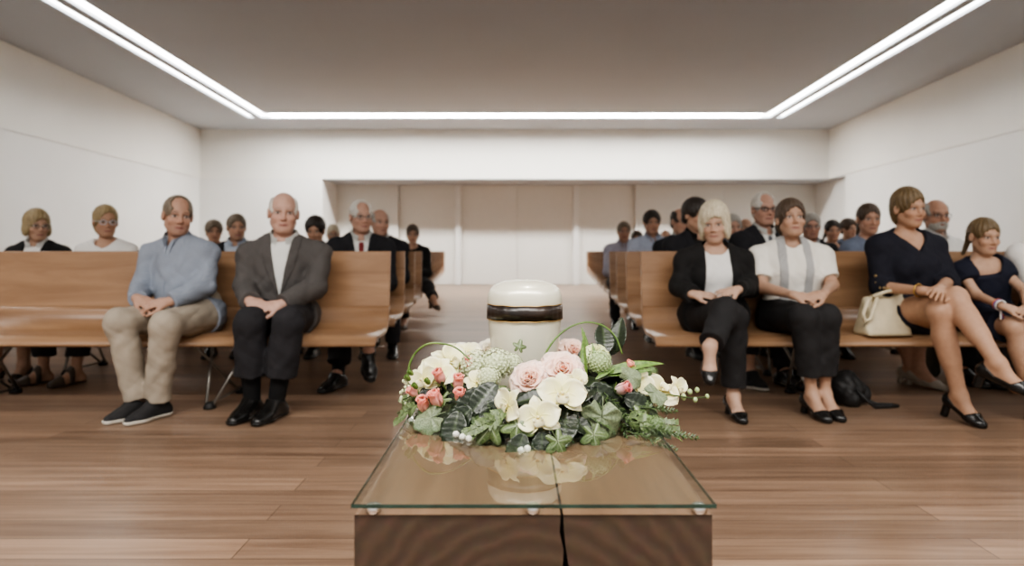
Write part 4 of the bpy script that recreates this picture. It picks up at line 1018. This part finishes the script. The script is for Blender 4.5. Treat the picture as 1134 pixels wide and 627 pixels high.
def rose_mesh(seed, R=1.0, n=26, open_=1.0):
    rnd = random.Random(seed); bm = bmesh.new()
    for i in range(n):
        t = i/(n-1); az = i*2.39996+rnd.uniform(-.2, .2)
        tilt = math.radians(lerp(4, 78*open_, t**1.25)); L = lerp(.50, .66, t)*R; w = lerp(.20, .46, t**.8)*R; base = lerp(.02, .20, t)*R
        ph = rnd.uniform(0, 6); curl = rnd.uniform(.7, 1.2)
        ca, sa = math.cos(az), math.sin(az)
        def f(u, v):
            ww = w*(math.sin(min(1, u*1.0+.12)*PI*.62)**.7)*(1-.10*max(0, u-.7)/.3*(v*v))
            x = v*ww; cup = (.30-.10*t)*R*(v*v)*(.55+.45*u)
            # profile: up then bend outward at rim
            a = tilt*(.25+.75*u)+max(0, u-.72)*2.6*curl*t
            r = base+L*u*math.sin(a)-cup*math.cos(a*.7)*.9; z = L*u*math.cos(a)*(1-.12*t)+cup*math.sin(a)*.55+.02*R*math.sin(v*4+ph)*u-.22*t*R*.3
            return (r*ca-x*sa, r*sa+x*ca, z-.18*R)
        grid_surf(bm, f, 8, 8)
    thicken(bm, .010*R); return bm
def bud_mesh(seed, R=1.0):
    rnd = random.Random(seed); bm = bmesh.new()
    for i in range(8):
        az = i*2.39996; t = i/7; ca, sa = math.cos(az), math.sin(az)
        def f(u, v):
            th = v*(1.25-.25*t); rr = R*(.10+.26*math.sin(min(1, u*1.05+.08)*PI*.80)**.8*(.55+.45*t)+max(0, u-.75)*.55*t*(1 if i > 4 else .35))
            return (rr*math.cos(az+th), rr*math.sin(az+th), R*(1.12*u-.15*t*u-.10*v*v*u))
        grid_surf(bm, f, 8, 8)
    thicken(bm, .012*R); return bm
def calyx_mesh(R=1.0):
    bm = bmesh.new()
    for i in range(5):
        az = i*2*PI/5; 
        def f(u, v):
            w = .14*R*(1-u)**.7; rr = R*(.10+.30*u**.7+.12*u*u); z = R*(-.05+.42*u)
            return (rr*math.cos(az)-v*w*math.sin(az), rr*math.sin(az)+v*w*math.cos(az), z)
        grid_surf(bm, f, 5, 2)
    thicken(bm, .02*R); tube(bm, [(0, 0, -.9*R), (0, .03*R, -.4*R), (0, 0, 0)], .06*R, 6); return bm
def orchid_mesh(seed, R=1.0):
    rnd = random.Random(seed); bm = bmesh.new()
    def petal(az, L, W, back, cup, ru):
        ca, sa = math.cos(az), math.sin(az); ph = rnd.uniform(0, 6)
        def f(u, v):
            w = W*(math.sin(min(1, .06+u*.97)*PI)**.62)*(1-.15*u); x = v*w; r = L*u
            z = back*u*R+cup*R*(v*v-.4)*math.sin(u*PI)+ru*R*math.sin(v*5+ph)*u*u+.06*R*u*u*(-1 if u > .8 else 1)
            return (r*ca-x*sa, r*sa+x*ca, z)
        grid_surf(bm, f, 9, 10)
    for az in (PI/2, PI/2+2.15, PI/2-2.15): petal(az, .98*R, .33*R, -.10, .10, .02)
    for az in (.16, PI-.16): petal(az, 1.02*R, .60*R, .08, .16, .035)
    thicken(bm, .010*R); return bm
def lip_mesh(R=1.0):
    bm = bmesh.new()
    def f(u, v):
        w = .16*R*(1+.6*math.sin(u*PI)); return (v*w, -.05*R-.36*R*u, R*(.10+.24*u-.30*u*u)+.14*R*v*v*(1-u))
    grid_surf(bm, f, 6, 6)
    for s in (-1, 1):
        def g(u, v): return (s*(.07+.16*u)*R, -.08*R+v*.10*R*(1-.4*u), R*(.08+.22*u))
        grid_surf(bm, g, 4, 4)
    thicken(bm, .02*R); bmesh.ops.create_uvsphere(bm, u_segments=10, v_segments=8, radius=.075*R, matrix=Matrix.Translation((0, .02*R, .13*R))); return bm
def cluster_mesh(seed, R=1.0, n=90, fl=.17, dome=.35, petals=4):
    rnd = random.Random(seed); bm = bmesh.new()
    bmesh.ops.create_icosphere(bm, subdivisions=2, radius=R*.80)
    for i in range(n):
        z = 1-(i+.5)/n*(1+dome*1.2); a = i*2.39996; z = max(-.99, z); s = math.sqrt(1-z*z); nn = Vector((s*math.cos(a), s*math.sin(a), z)); c = nn*R*rnd.uniform(.88, 1.04)
        u = nn.orthogonal().normalized(); w = nn.cross(u); ro = rnd.uniform(0, 6)
        ce = bm.verts.new(c+nn*.02*R)
        for k in range(petals):
            b = ro+k*2*PI/petals; e = u*math.cos(b)+w*math.sin(b); p = u*math.cos(b+PI/2)+w*math.sin(b+PI/2)
            q = [c+e*fl*R*.55+p*fl*R*.42+nn*.05*R, c+e*fl*R+nn*.07*R, c+e*fl*R*.55-p*fl*R*.42+nn*.05*R]
            vs = [bm.verts.new(x) for x in q]; bm.faces.new([ce, vs[0], vs[1], vs[2]])
    return bm
def set_vein(me, fn):
    at = me.attributes.new('vein', 'FLOAT', 'POINT')
    at.data.foreach_set('value', [fn(v.co) for v in me.vertices])
def lobed_leaf(R, lobes, depth, nv=72, nr=9, sharp=1.0, cup=.10, wav=.05, notch=True, seed=0):
    """palmate leaf, stalk at the origin, tip along +y, upper side +z"""
    rnd = random.Random(seed); bm = bmesh.new(); rows = []
    def rad(a):
        s = abs(a)/PI
        env = 1-.42*s**1.4
        if notch: env *= 1-.55*max(0, (s-.86)/.14)
        return R*.62*env*(1-depth*(.5-.5*math.cos(a*lobes))**sharp+.0)
    ph = rnd.uniform(0, 6)
    for i in range(nr+1):
        t = i/nr; row = []
        for k in range(nv+1):
            a = -PI+2*PI*k/nv; r = rad(a)*t
            x = r*math.sin(a); y = R*.36+r*math.cos(a)
            z = cup*R*(t*t)*-1+wav*R*math.sin(3*a+ph)*t*t-.05*R*math.cos(a*lobes)*t*(1-depth)*.8-.12*R*(y/R)**2
            row.append(bm.verts.new((x, y, z)))
        rows.append(row)
    for A, B in zip(rows, rows[1:]):
        for k in range(nv): bm.faces.new((A[k], A[k+1], B[k+1], B[k]))
    bmesh.ops.remove_doubles(bm, verts=bm.verts, dist=R*.004)
    thicken(bm, .008*R); tube(bm, [(0, -.10*R, -.06*R), (0, 0, -.02*R), (0, R*.36, 0)], .012*R, 6)
    me = me_from(bm, 'leaf')
    def vein(c):
        a = math.atan2(c.x, c.y-R*.36); r = math.hypot(c.x, c.y-R*.36); k = 2*PI/lobes; da = abs((a+k/2) % k-k/2)*r
        return max(0, 1-da/(.020*R))*.7
    set_vein(me, vein); return me
def lance_leaf(L, W, fold=.25, bend=.3, ribs=0, rib=.0, serr=.0, twist=0, nu=24, nv=10, seed=0):
    rnd = random.Random(seed); bm = bmesh.new()
    def f(u, v):
        w = W*(math.sin(min(1, .02+u*.98)*PI)**.75)*(1.15-.45*u)*(1+serr*math.sin(u*60)*abs(v))
        y = L*u-abs(v)*w*.0; z = fold*w*abs(v)-bend*L*u*u+rib*math.sin(u*ribs-abs(v)*2.2)*(.4+abs(v)*.6)*w
        a = twist*u; x = v*w
        return (x*math.cos(a)-z*math.sin(a)*.5, y, z*math.cos(a)+x*math.sin(a))
    grid_surf(bm, f, nu, nv); bmesh.ops.remove_doubles(bm, verts=bm.verts, dist=1e-5); thicken(bm, min(W*.02, .0006)); me = me_from(bm, 'leaf')
    def vein(c):
        a = max(0, 1-abs(c.x)/(W*.06))*.7
        if ribs: a = max(a, .16*max(0, math.cos((c.y/L)*ribs-abs(c.x)/W*2.2))**8)
        return a
    set_vein(me, vein); return me
def sprig_mesh(L, n, ll, lw, up=.6, seed=0, needle=False):
    rnd = random.Random(seed); bm = bmesh.new(); pts = [(0, L*t, -.15*L*t*t) for t in [i/8 for i in range(9)]]
    tube(bm, pts, [L*.012*(1.2-t/9) for t in range(9)], 5)
    for i in range(n):
        t = .12+.88*i/(n-1); base = Vector((0, L*t, -.15*L*t*t)); s = 1 if i % 2 else -1; l = ll*(1.1-.5*t)*rnd.uniform(.8, 1.15)
        ro = rnd.uniform(-.6, .6)+(rnd.uniform(0, 6.28) if needle else 0)
        d = Vector((s*math.cos(ro)*.8, up, math.sin(ro)*.8+.15)).normalized(); p = d.cross(Vector((0, 0, 1))).normalized(); nn = p.cross(d)
        vs = [bm.verts.new(base+d*l*a+p*lw*b+nn*c*lw) for a, b, c in ((0, 0, 0), (.4, 1, .25), (1, 0, -.2), (.4, -1, .25))]
        mid = bm.verts.new(base+d*l*.45)
        for k in range(4): bm.faces.new((mid, vs[k], vs[(k+1) % 4]))
    return me_from(bm, 'sprig')
def orient(nz, up=(0, 0, 1), roll=0):
    z = Vector(nz).normalized(); u = Vector(up); y = (u-z*u.dot(z))
    if y.length < 1e-3: y = z.orthogonal()
    y.normalize(); x = y.cross(z); m = Matrix((x, y, z)).transposed(); return m @ Matrix.Rotation(roll, 3, 'Z')
def build_wreath():
    rnd = random.Random(11)
    c0 = Vector((.035, 1.365, TOP)); RX, RY = .18, .19
    t = empty('flower_wreath', c0); tag(t, 'wreath of cream orchids, blush roses, pink rosebuds and dark leaves around the urn', 'wreath')
    G = {}
    cream = petal_mat('cream_petals', srgb(228, 218, 132), srgb(241, 233, 190), 1.0)
    blush = petal_mat('blush_petals', srgb(240, 176, 152), srgb(246, 216, 200), .95)
    ivoryr = petal_mat('ivory_petals', srgb(236, 222, 190), srgb(244, 236, 218), .95)
    pink = petal_mat('pink_petals', srgb(240, 178, 160), srgb(226, 134, 124), 1.1); tip = petal_mat('pale_bud_petals', srgb(238, 226, 214), srgb(214, 120, 124), 1.15)
    lipm = petal_mat('lip_yellow', srgb(214, 196, 120), srgb(238, 232, 196), .5)
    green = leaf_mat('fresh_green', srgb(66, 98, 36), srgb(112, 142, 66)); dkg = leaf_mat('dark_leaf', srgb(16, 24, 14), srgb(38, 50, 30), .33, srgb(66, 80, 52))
    ivym = leaf_mat('ivy_leaf', srgb(62, 80, 42), srgb(102, 120, 70), .45, srgb(176, 188, 156)); germ = leaf_mat('sage_leaf', srgb(86, 100, 72), srgb(128, 140, 106), .5, srgb(92, 104, 80))
    fern = leaf_mat('fern_green', srgb(36, 54, 24), srgb(74, 96, 46)); sed = leaf_mat('pale_floret', srgb(172, 184, 136), srgb(222, 226, 190), .6, scale=60); sedg = leaf_mat('green_floret', srgb(134, 158, 100), srgb(178, 196, 144), .6, scale=60)
    lime = petal_mat('lime_petals', srgb(206, 210, 140), srgb(230, 232, 176), .9); moss = leaf_mat('moss', srgb(22, 28, 18), srgb(48, 56, 36), .9, scale=40); wht = plain('white_floret', srgb(236, 236, 226), .6); bery = leaf_mat('berry_green', srgb(76, 100, 58), srgb(112, 134, 84), .5, scale=90)
    def put(name, me, m, pos, nz, s=1., up=(0, 0, 1), roll=0, parent=t):
        if m.name not in [x.name for x in me.materials]: me.materials.append(m)
        o = bpy.data.objects.new(name, me); C.objects.link(o); o.parent = parent
        R = orient(nz, up, roll).to_4x4(); o.matrix_local = Matrix.Translation(Vector(pos)-(c0 if parent is t else Vector((0, 0, 0))))@R@Matrix.Scale(s, 4); return o
    # moss-covered base ring, hollow in the middle for the urn
    bm = bmesh.new(); NN, MM = 72, 14; rings = []
    for i in range(NN):
        a = 2*PI*i/NN; ring = []
        for k in range(MM):
            b = 2*PI*k/MM; r = .030+.004*math.sin(a*9+b*2)+rnd.uniform(-.003, .003)
            z = .028+r*math.sin(b)*.86
            ring.append(bm.verts.new(((RX+r*math.cos(b))*math.cos(a), (RY+r*math.cos(b))*math.sin(a), max(.001, z))))
        rings.append(ring)
    for i in range(NN):
        for k in range(MM): bm.faces.new((rings[i][k], rings[(i+1) % NN][k], rings[(i+1) % NN][(k+1) % MM], rings[i][(k+1) % MM]))
    obj('moss_ring', bm, moss, t, True)
    RI = lambda a, b, r=.040: (Vector((c0.x+(RX+r*math.cos(b))*math.cos(a), c0.y+(RY+r*math.cos(b))*math.sin(a), TOP+.030+r*math.sin(b)*.86)), Vector((math.cos(b)*math.cos(a), math.cos(b)*math.sin(a), math.sin(b))))
    PX = lambda px, py, d: Vector(P(px, py, d))
    CAM = lambda p: (Vector((0, 0, HC))-Vector(p)).normalized()
    # --- meshes
    rm = [me_from(rose_mesh(s), 'rose') for s in (1, 2)]
    bmn = [me_from(bud_mesh(s), 'rosebud') for s in (1, 2)]; cal = me_from(calyx_mesh(), 'calyx')
    om = [me_from(orchid_mesh(s), 'orchid') for s in (1, 2, 3)]; lm = me_from(lip_mesh(), 'lip')
    for me_ in bmn[1:]: pass
    # --- roses
    def rose(px, py, d, s, bias, m=blush, k=0):
        p = PX(px, py, d); mesh = rm[k].copy(); put('rose', mesh, m, p, CAM(p)+Vector(bias), s, roll=rnd.uniform(0, 6))
    rose(587, 421, 1.20, .056, (-.25, 0, .45)); rose(623, 411, 1.21, .062, (.18, 0, .5), k=1)
    rose(634, 390, 1.52, .056, (.3, .1, .6)); rose(541, 389, 1.54, .054, (-.3, 0, .8), ivoryr, 1); rose(508, 392, 1.48, .046, (-.4, 0, .8), ivoryr)
    rose(515, 402, 1.33, .030, (-.1, 0, .6), petal_mat('salmon_petals', srgb(226, 140, 124), srgb(240, 178, 160), .95))
    # --- orchids with a lip each
    def orchid(px, py, d, s, bias, roll=0., k=0):
        p = PX(px, py, d); o = put('orchid', om[k], cream, p, CAM(p)+Vector(bias), s, roll=roll)
        l = bpy.data.objects.new('lip', lm); C.objects.link(l); l.parent = o
    lm.materials.append(lipm)
    for a in ((468, 421, 1.26, .040, (-.9, 0, .2), .4, 0), (484, 413, 1.27, .042, (-.2, 0, .5), -.5, 1), (499, 401, 1.31, .046, (.3, .2, .5), .9, 2), (514, 391, 1.40, .040, (-.4, .3, .8), .2, 0), (528, 424, 1.24, .031, (.3, 0, .9), 1.2, 1),
              (562, 449, 1.10, .036, (-1.1, 0, .1), -.5, 1), (596, 463, 1.08, .041, (-.1, 0, .1), .25, 2), (622, 437, 1.12, .046, (.2, 0, .35), -.1, 0), (640, 424, 1.16, .030, (.7, 0, .5), .9, 1),
              (706, 424, 1.27, .038, (.1, 0, .5), -.6, 2), (733, 432, 1.28, .040, (.3, 0, .2), 2.5, 0), (751, 430, 1.29, .028, (.9, 0, .1), .3, 1)): orchid(*a)
    # --- rosebuds
    def bud(px, py, d, s, ax, m=pink):
        p = PX(px, py, d); o = put('rosebud', bmn[0 if m is pink else 1], m, p, ax, s, roll=rnd.uniform(0, 6))
        l = bpy.data.objects.new('calyx', cal); C.objects.link(l); l.parent = o
    cal.materials.append(green)
    for a in ((490, 424, 1.24, .030, (-.35, -.35, .9)), (507, 431, 1.23, .030, (.1, -.3, 1)), (512, 447, 1.19, .032, (-.15, -.45, .9)), (487, 450, 1.19, .034, (-.35, -.35, .9)), (471, 456, 1.20, .033, (-.15, -.45, .9)), (520, 410, 1.30, .028, (0, -.3, 1)), (463, 438, 1.23, .024, (-.8, -.3, .6))): bud(*a)
    bud(682, 433, 1.20, .031, (.75, -.6, .45), tip); bud(691, 411, 1.28, .026, (.6, -.5, .8), pink)
    # --- floret clusters
    cm = [me_from(cluster_mesh(s, 1., 150, .15), 'florets', False) for s in (1, 2)]
    for px, py, d, s in ((527, 407, 1.31, .034), (550, 405, 1.30, .034), (541, 419, 1.25, .024), (566, 404, 1.31, .024)): put('hydrangea', cm[0], sed, PX(px, py, d), (0, -.4, 1), s, roll=rnd.uniform(0, 6))
    put('viburnum', cm[1], sedg, PX(663, 402, 1.26), (0, -.3, 1), .026)
    lr = me_from(rose_mesh(5, 1., 22, 1.1), 'carnation'); put('carnation', lr, lime, PX(661, 390, 1.38), (.1, -.6, 1), .040)
    bmesh_b = cluster_mesh(7, 1., 120, .16, .9, 3); bm_me = me_from(bmesh_b, 'berry', False)
    for px, py, d, s in ((722, 412, 1.32, .013), (716, 449, 1.22, .016), (726, 470, 1.15, .017), (718, 418, 1.30, .011)): put('berry_ball', bm_me, bery, PX(px, py, d), (0, 0, 1), s)
    # --- big leaves
    iv = [lobed_leaf(1., 5, .46, sharp=1.1, seed=s, wav=.04) for s in (1, 2)]; ge = lobed_leaf(1., 7, .14, sharp=.8, cup=.06, wav=.10, seed=3)
    rib = [lance_leaf(1., .30, .22, .25, 50, .045, .05, seed=s) for s in (1, 2)]; bl = [lance_leaf(1., .085, .35, b, 0, 0, 0, tw) for b, tw in ((.25, .4), (.1, -.3))]
    lan = lance_leaf(1., .17, .2, .2, 22, .04)
    def leaf(name, me, m, px, py, d, s, nz, up, roll=0): put(name, me, m, PX(px, py, d), nz, s, up, roll)
    # sage-coloured leaves
    leaf('sage_leaf', ge, germ, 668, 444, 1.14, .078, (.15, -1, .25), (-.15, 0, -1)); leaf('sage_leaf', ge, germ, 690, 421, 1.22, .050, (.3, -.8, .6), (.7, 0, .4)); leaf('sage_leaf', ge, germ, 490, 457, 1.17, .062, (-.2, -.8, .7), (-1, -.3, -.25)); leaf('sage_leaf', ge, germ, 715, 432, 1.22, .05, (.3, -.6, .8), (1, -.2, .1))
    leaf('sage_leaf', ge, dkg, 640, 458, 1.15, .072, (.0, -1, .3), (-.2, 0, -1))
    # ivy
    for px, py, d, s, nz, up in ((575, 458, 1.085, .058, (-.1, -.9, .5), (-.1, 0, -1)), (553, 463, 1.09, .060, (-.2, -1, .4), (-.7, 0, -.8)), (612, 478, 1.06, .050, (.2, -1, .3), (.5, 0, -1)), (574, 390, 1.33, .030, (.2, -1, .3), (.3, 0, 1)), (700, 455, 1.17, .055, (.3, -1, .4), (.8, 0, -.6)), (655, 470, 1.10, .05, (0, -1, .3), (.2, 0, -1)), (455, 440, 1.25, .045, (-.6, -.8, .3), (-.7, 0, -.7))): leaf('ivy_leaf', iv[rnd.randint(0, 1)], ivym, px, py, d, s, nz, up)
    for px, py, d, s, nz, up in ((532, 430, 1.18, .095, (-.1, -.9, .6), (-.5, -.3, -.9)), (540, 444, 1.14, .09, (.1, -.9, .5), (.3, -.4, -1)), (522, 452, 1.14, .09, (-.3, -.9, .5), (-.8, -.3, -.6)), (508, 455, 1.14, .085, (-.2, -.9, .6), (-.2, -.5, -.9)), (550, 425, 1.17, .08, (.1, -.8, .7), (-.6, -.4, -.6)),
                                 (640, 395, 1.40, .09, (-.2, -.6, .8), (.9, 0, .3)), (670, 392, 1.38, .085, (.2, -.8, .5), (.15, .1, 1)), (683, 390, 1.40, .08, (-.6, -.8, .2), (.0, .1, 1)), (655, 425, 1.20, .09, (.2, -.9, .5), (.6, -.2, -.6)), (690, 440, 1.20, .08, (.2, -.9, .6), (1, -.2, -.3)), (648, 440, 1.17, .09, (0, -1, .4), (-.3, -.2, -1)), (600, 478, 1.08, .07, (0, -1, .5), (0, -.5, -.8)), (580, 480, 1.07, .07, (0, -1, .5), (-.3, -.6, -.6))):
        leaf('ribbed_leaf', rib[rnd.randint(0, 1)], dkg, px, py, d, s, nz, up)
    # fresh blades
    for px, py, d, s, nz, up in ((650, 417, 1.24, .085, (-.6, -.8, .3), (-.45, 0, 1)), (664, 417, 1.24, .060, (.1, -1, .3), (-.1, 0, .8)), (668, 414, 1.25, .12, (.0, -.8, .6), (1, 0, .42)), (672, 416, 1.25, .085, (.0, -.7, .7), (1, 0, .28)), (659, 420, 1.23, .05, (.2, -1, .4), (.8, 0, .5)), (652, 395, 1.40, .06, (0, -1, .2), (-.2, 0, 1)), (700, 462, 1.16, .05, (0, -.6, .9), (1, -.5, -.2)), (706, 458, 1.16, .085, (.2, -.7, .7), (1, -.1, -.4))):
        leaf('blade_leaf', bl[rnd.randint(0, 1)], green, px, py, d, s*1.15, nz, up)
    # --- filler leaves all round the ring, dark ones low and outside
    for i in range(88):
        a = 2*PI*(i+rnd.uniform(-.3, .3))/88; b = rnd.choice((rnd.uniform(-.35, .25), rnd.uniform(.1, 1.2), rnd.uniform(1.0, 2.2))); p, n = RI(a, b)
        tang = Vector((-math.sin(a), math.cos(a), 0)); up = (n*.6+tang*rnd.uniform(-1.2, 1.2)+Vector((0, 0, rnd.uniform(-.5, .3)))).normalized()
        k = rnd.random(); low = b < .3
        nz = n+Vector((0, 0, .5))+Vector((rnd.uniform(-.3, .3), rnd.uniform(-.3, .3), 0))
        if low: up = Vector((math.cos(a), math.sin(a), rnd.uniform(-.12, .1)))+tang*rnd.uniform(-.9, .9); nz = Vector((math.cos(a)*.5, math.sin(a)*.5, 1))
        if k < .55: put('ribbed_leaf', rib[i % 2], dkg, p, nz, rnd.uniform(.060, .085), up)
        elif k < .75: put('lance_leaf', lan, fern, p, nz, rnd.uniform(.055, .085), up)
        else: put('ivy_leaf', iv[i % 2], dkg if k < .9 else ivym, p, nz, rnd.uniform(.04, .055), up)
    # --- sprigs
    sp = [sprig_mesh(1., 22, .26, .075, .5, s) for s in (1, 2)]; fi = sprig_mesh(1., 70, .16, .018, .6, 5, True)
    for px, py, d, s, nz, up in ((565, 452, 1.10, .085, (-.2, -.8, .6), (-1, -.2, -.55)), (560, 462, 1.09, .075, (-.1, -.9, .5), (-1, -.3, -.2)), (700, 468, 1.14, .085, (.1, -.8, .6), (1, -.1, .1)), (690, 462, 1.16, .09, (.2, -.8, .6), (1, -.1, -.25)), (468, 440, 1.24, .06, (-.5, -.8, .4), (-1, 0, .1)), (465, 446, 1.22, .07, (-.5, -.8, .4), (-1, 0, -.5))):
        put('leaf_sprig', sp[rnd.randint(0, 1)], fern if px > 600 else ivym, PX(px, py, d), nz, s, up)
    for i in range(26):
        a = rnd.uniform(-2.9, -.2) if i < 18 else rnd.uniform(0, 6.28); p, n = RI(a, rnd.uniform(-.1, .8)); up = Vector((math.cos(a), math.sin(a), rnd.uniform(-.15, .4)))
        put('fir_sprig', fi, fern, p, n+Vector((0, 0, .8)), rnd.uniform(.06, .10), up)
    for px, py, d, up in ((700, 452, 1.18, (1, -.1, .25)), (705, 472, 1.12, (1, -.2, 0)), (695, 478, 1.10, (1, -.4, -.1)), (720, 478, 1.13, (1, 0, -.1))): put('fir_sprig', fi, fern, PX(px, py, d), (0, -.6, 1), .085, up)
    # --- small white and green bud sprays
    def spray(pts, bl_, name, rb, m1, m2):
        bm = bmesh.new(); tube(bm, [p-c0 for p in pts], [.0016]*len(pts), 6); o = obj(name, bm, m1, t, True)
        for p, r in bl_:
            bm = bmesh.new(); bmesh.ops.create_uvsphere(bm, u_segments=10, v_segments=8, radius=r)
            for v in bm.verts: v.co.z *= 1.25; v.co += p-c0
            obj('bud', bm, m2, o, True)
    spray([PX(690, 446, 1.20), PX(715, 441, 1.24), PX(740, 437, 1.26), PX(765, 441, 1.28), PX(783, 440, 1.30)], [(PX(764, 434, 1.28), .0050), (PX(772, 432, 1.29), .0048), (PX(770, 443, 1.28), .0046), (PX(783, 439, 1.30), .0044), (PX(757, 440, 1.28), .0058)], 'orchid_stem', .005, fern, sedg)
    for k, (x, y) in enumerate(((447, 432), (450, 424), (455, 437), (446, 443), (452, 449))):
        q = PX(468, 444, 1.23); e = PX(x, y, 1.24); spray([q, (q+e)/2+Vector((0, 0, .01)), e], [(e+Vector((rnd.uniform(-.006, .006), 0, rnd.uniform(-.006, .006))), .0030) for _ in range(4)], 'filler_spray', .003, fern, sed)
    for px, py, d in ((455, 466, 1.22), (461, 468, 1.20), (512, 484, 1.08), (519, 486, 1.07), (505, 481, 1.09), (577, 499, 1.03), (584, 497, 1.03)):
        put('white_floret', cm[0].copy() if False else (G.setdefault('wf', me_from(cluster_mesh(9, 1., 40, .3), 'wf', False))), wht, PX(px, py, d), (0, -.5, 1), .0055)
    for k, (x, y, d) in enumerate(((454, 421, 1.24), (462, 430, 1.22), (457, 415, 1.25), (476, 425, 1.22))):
        put('green_bud', G.setdefault('gb', me_from(bud_mesh(3), 'gb')), green, PX(x, y, d), (-.5, -.6, .7), .014)
    # --- bear-grass loops
    def loop(pts, name='grass_loop'):
        bm = bmesh.new(); n = len(pts); out = []
        for i in range(n-1):
            p0, p1, p2, p3 = pts[max(i-1, 0)], pts[i], pts[i+1], pts[min(i+2, n-1)]
            for k in range(8):
                s = k/8; out.append(.5*((2*p1)+(p2-p0)*s+(2*p0-5*p1+4*p2-p3)*s*s+(3*p1-p0-3*p2+p3)*s**3)-c0)
        out.append(pts[-1]-c0); tube(bm, out, [.0026*(1-.4*i/len(out)) for i in range(len(out))], 6); obj(name, bm, green, t, True)
    loop([PX(455, 420, 1.30), PX(453, 406, 1.30), PX(460, 391, 1.30), PX(474, 381, 1.29), (PX(492, 381, 1.29)), PX(506, 386, 1.29), PX(520, 398, 1.28)])
    loop([PX(601, 402, 1.32), PX(606, 388, 1.32), PX(618, 372, 1.33), PX(634, 361, 1.34), PX(652, 357, 1.35), PX(670, 362, 1.36), PX(682, 374, 1.36), PX(689, 392, 1.36)])

# ------------------------------------------------------------------ bags
def build_bags():
    lea = plain('cream_leather', srgb(212, 200, 168), .5, scale=25, bmp=.15); blk = plain('soft_black', srgb(30, 29, 29), .6, scale=20, bmp=.3)
    # cream handbag standing on the seat
    o = P(977, 366, 3.72); o[2] = .435
    t = empty('handbag', o, .15); tag(t, 'cream leather handbag standing on the pew beside the woman in navy dress', 'handbag')
    bm = bmesh.new(); rings = []
    for i in range(13):
        u = i/12; z = .235*u; hx = .150-.035*u+.006*math.sin(u*9); hy = .075*(1-u)**.6+.016; ring = []
        for k in range(32):
            a = 2*PI*k/32; e = .45; ca, sa = math.cos(a), math.sin(a)
            ring.append(bm.verts.new((math.copysign(abs(ca)**e, ca)*hx*(1+.02*math.sin(a*5+i)), math.copysign(abs(sa)**e, sa)*hy*(1+.10*math.sin(a*4+u*6)), z+.014*math.sin(a*2+1)*u+.03*u*ca)))
        rings.append(ring)
    for A, B in zip(rings, rings[1:]):
        for k in range(32): bm.faces.new((A[k], A[(k+1) % 32], B[(k+1) % 32], B[k]))
    bm.faces.new(rings[0][::-1]); bm.faces.new(rings[-1]); obj('bag_body', bm, lea, t, True)
    bm = bmesh.new(); tube(bm, [(-.09, -.03, .22), (-.14, -.06, .20), (-.178, -.07, .13), (-.172, -.075, .085), (-.14, -.08, .10), (-.11, -.075, .17), (-.06, -.04, .235)], .011, 8); obj('strap', bm, lea, t, True)
    bm = bmesh.new(); tube(bm, [(-.10, -.05, .225), (-.03, -.065, .252), (.05, -.055, .262), (.11, -.03, .25)], .010, 8); obj('handle', bm, lea, t, True)
    # black bag on the floor
    o = P(942, 450, 3.80); o[2] = 0
    t = empty('shoulder_bag', o); tag(t, 'black soft shoulder bag slumped on the floor beside the scarf woman', 'bag')
    v = Vol([el((-.02, 0, .09), (.10, .09, .09)), el((.04, .02, .07), (.08, .08, .07))], .006, .03)
    v.add([el((-.03, 0, .10), (.085, .085, .10), k=.04), el((.03, .01, .065), (.085, .08, .065), k=.05), el((-.03, -.05, .06), (.06, .05, .06), k=.03)]); X, Y, Z = v.full(); v.a += folds(X, Y, Z, .010).astype(np.float32); v.a = np.maximum(v.a, (.003-Z)+0*v.a).astype(np.float32)
    Vx, Qx = v.mesh(); np_mesh('bag_body', Vx, Qx, blk, t)
    bm = bmesh.new(); tube(bm, [(-.02, -.10, .11), (.03, -.13, .05), (.08, -.12, .014), (.17, -.10, .011), (.235, -.08, .011), (.22, -.05, .011), (.13, -.04, .012), (.06, -.02, .05)], .010, 8); obj('strap', bm, blk, t, True)
    # dark bag on the floor behind the girl's legs
    o = P(1108, 405, 4.5); o[2] = .0
    t = empty('tote_bag', o); tag(t, 'black rounded tote bag on the floor under the right end, behind the girl', 'bag')
    v = Vol([el((0, 0, .17), (.20, .09, .17))], .009, .03); v.add([el((0, 0, .16), (.19, .085, .155), k=.04), el((0, 0, .09), (.17, .09, .09), k=.04)]); X, Y, Z = v.full(); v.a += folds(X, Y, Z, .008).astype(np.float32)
    v.a = np.maximum(v.a, (.003-Z)+0*v.a).astype(np.float32); Vx, Qx = v.mesh(); np_mesh('bag_body', Vx, Qx, blk, t)
    bm = bmesh.new(); tube(bm, [(-.10, 0, .28), (-.08, 0, .37), (0, 0, .40), (.08, 0, .37), (.10, 0, .28)], .009, 8); obj('handle', bm, blk, t, True)
    olv = plain('olive_canvas', srgb(88, 82, 66), .8, scale=25, bmp=.2)
    o = P(1020, 410, 4.62); o[2] = 0
    t = empty('shopping_bag', o); tag(t, 'olive canvas bag standing on the floor behind the pew, under the handbag', 'bag')
    v = Vol([el((0, 0, .16), (.13, .08, .17))], .008, .03); v.add([el((0, 0, .13), (.125, .075, .14), k=.04), el((0, 0, .05), (.12, .08, .06), k=.04)]); X, Y, Z = v.full(); v.a += folds(X, Y, Z, .008).astype(np.float32)
    v.a = np.maximum(v.a, (.003-Z)+0*v.a).astype(np.float32); Vx, Qx = v.mesh(); np_mesh('bag_body', Vx, Qx, olv, t)
    bm = bmesh.new(); tube(bm, [(-.06, 0, .25), (-.05, 0, .31), (0, 0, .335), (.05, 0, .31), (.06, 0, .25)], .008, 8); obj('handle', bm, olv, t, True)
build_room(); build_pews(); build_plinth(); build_urn(); build_wreath(); build_bags()
build_front_row(); build_congregation()
build_camera(); build_light()
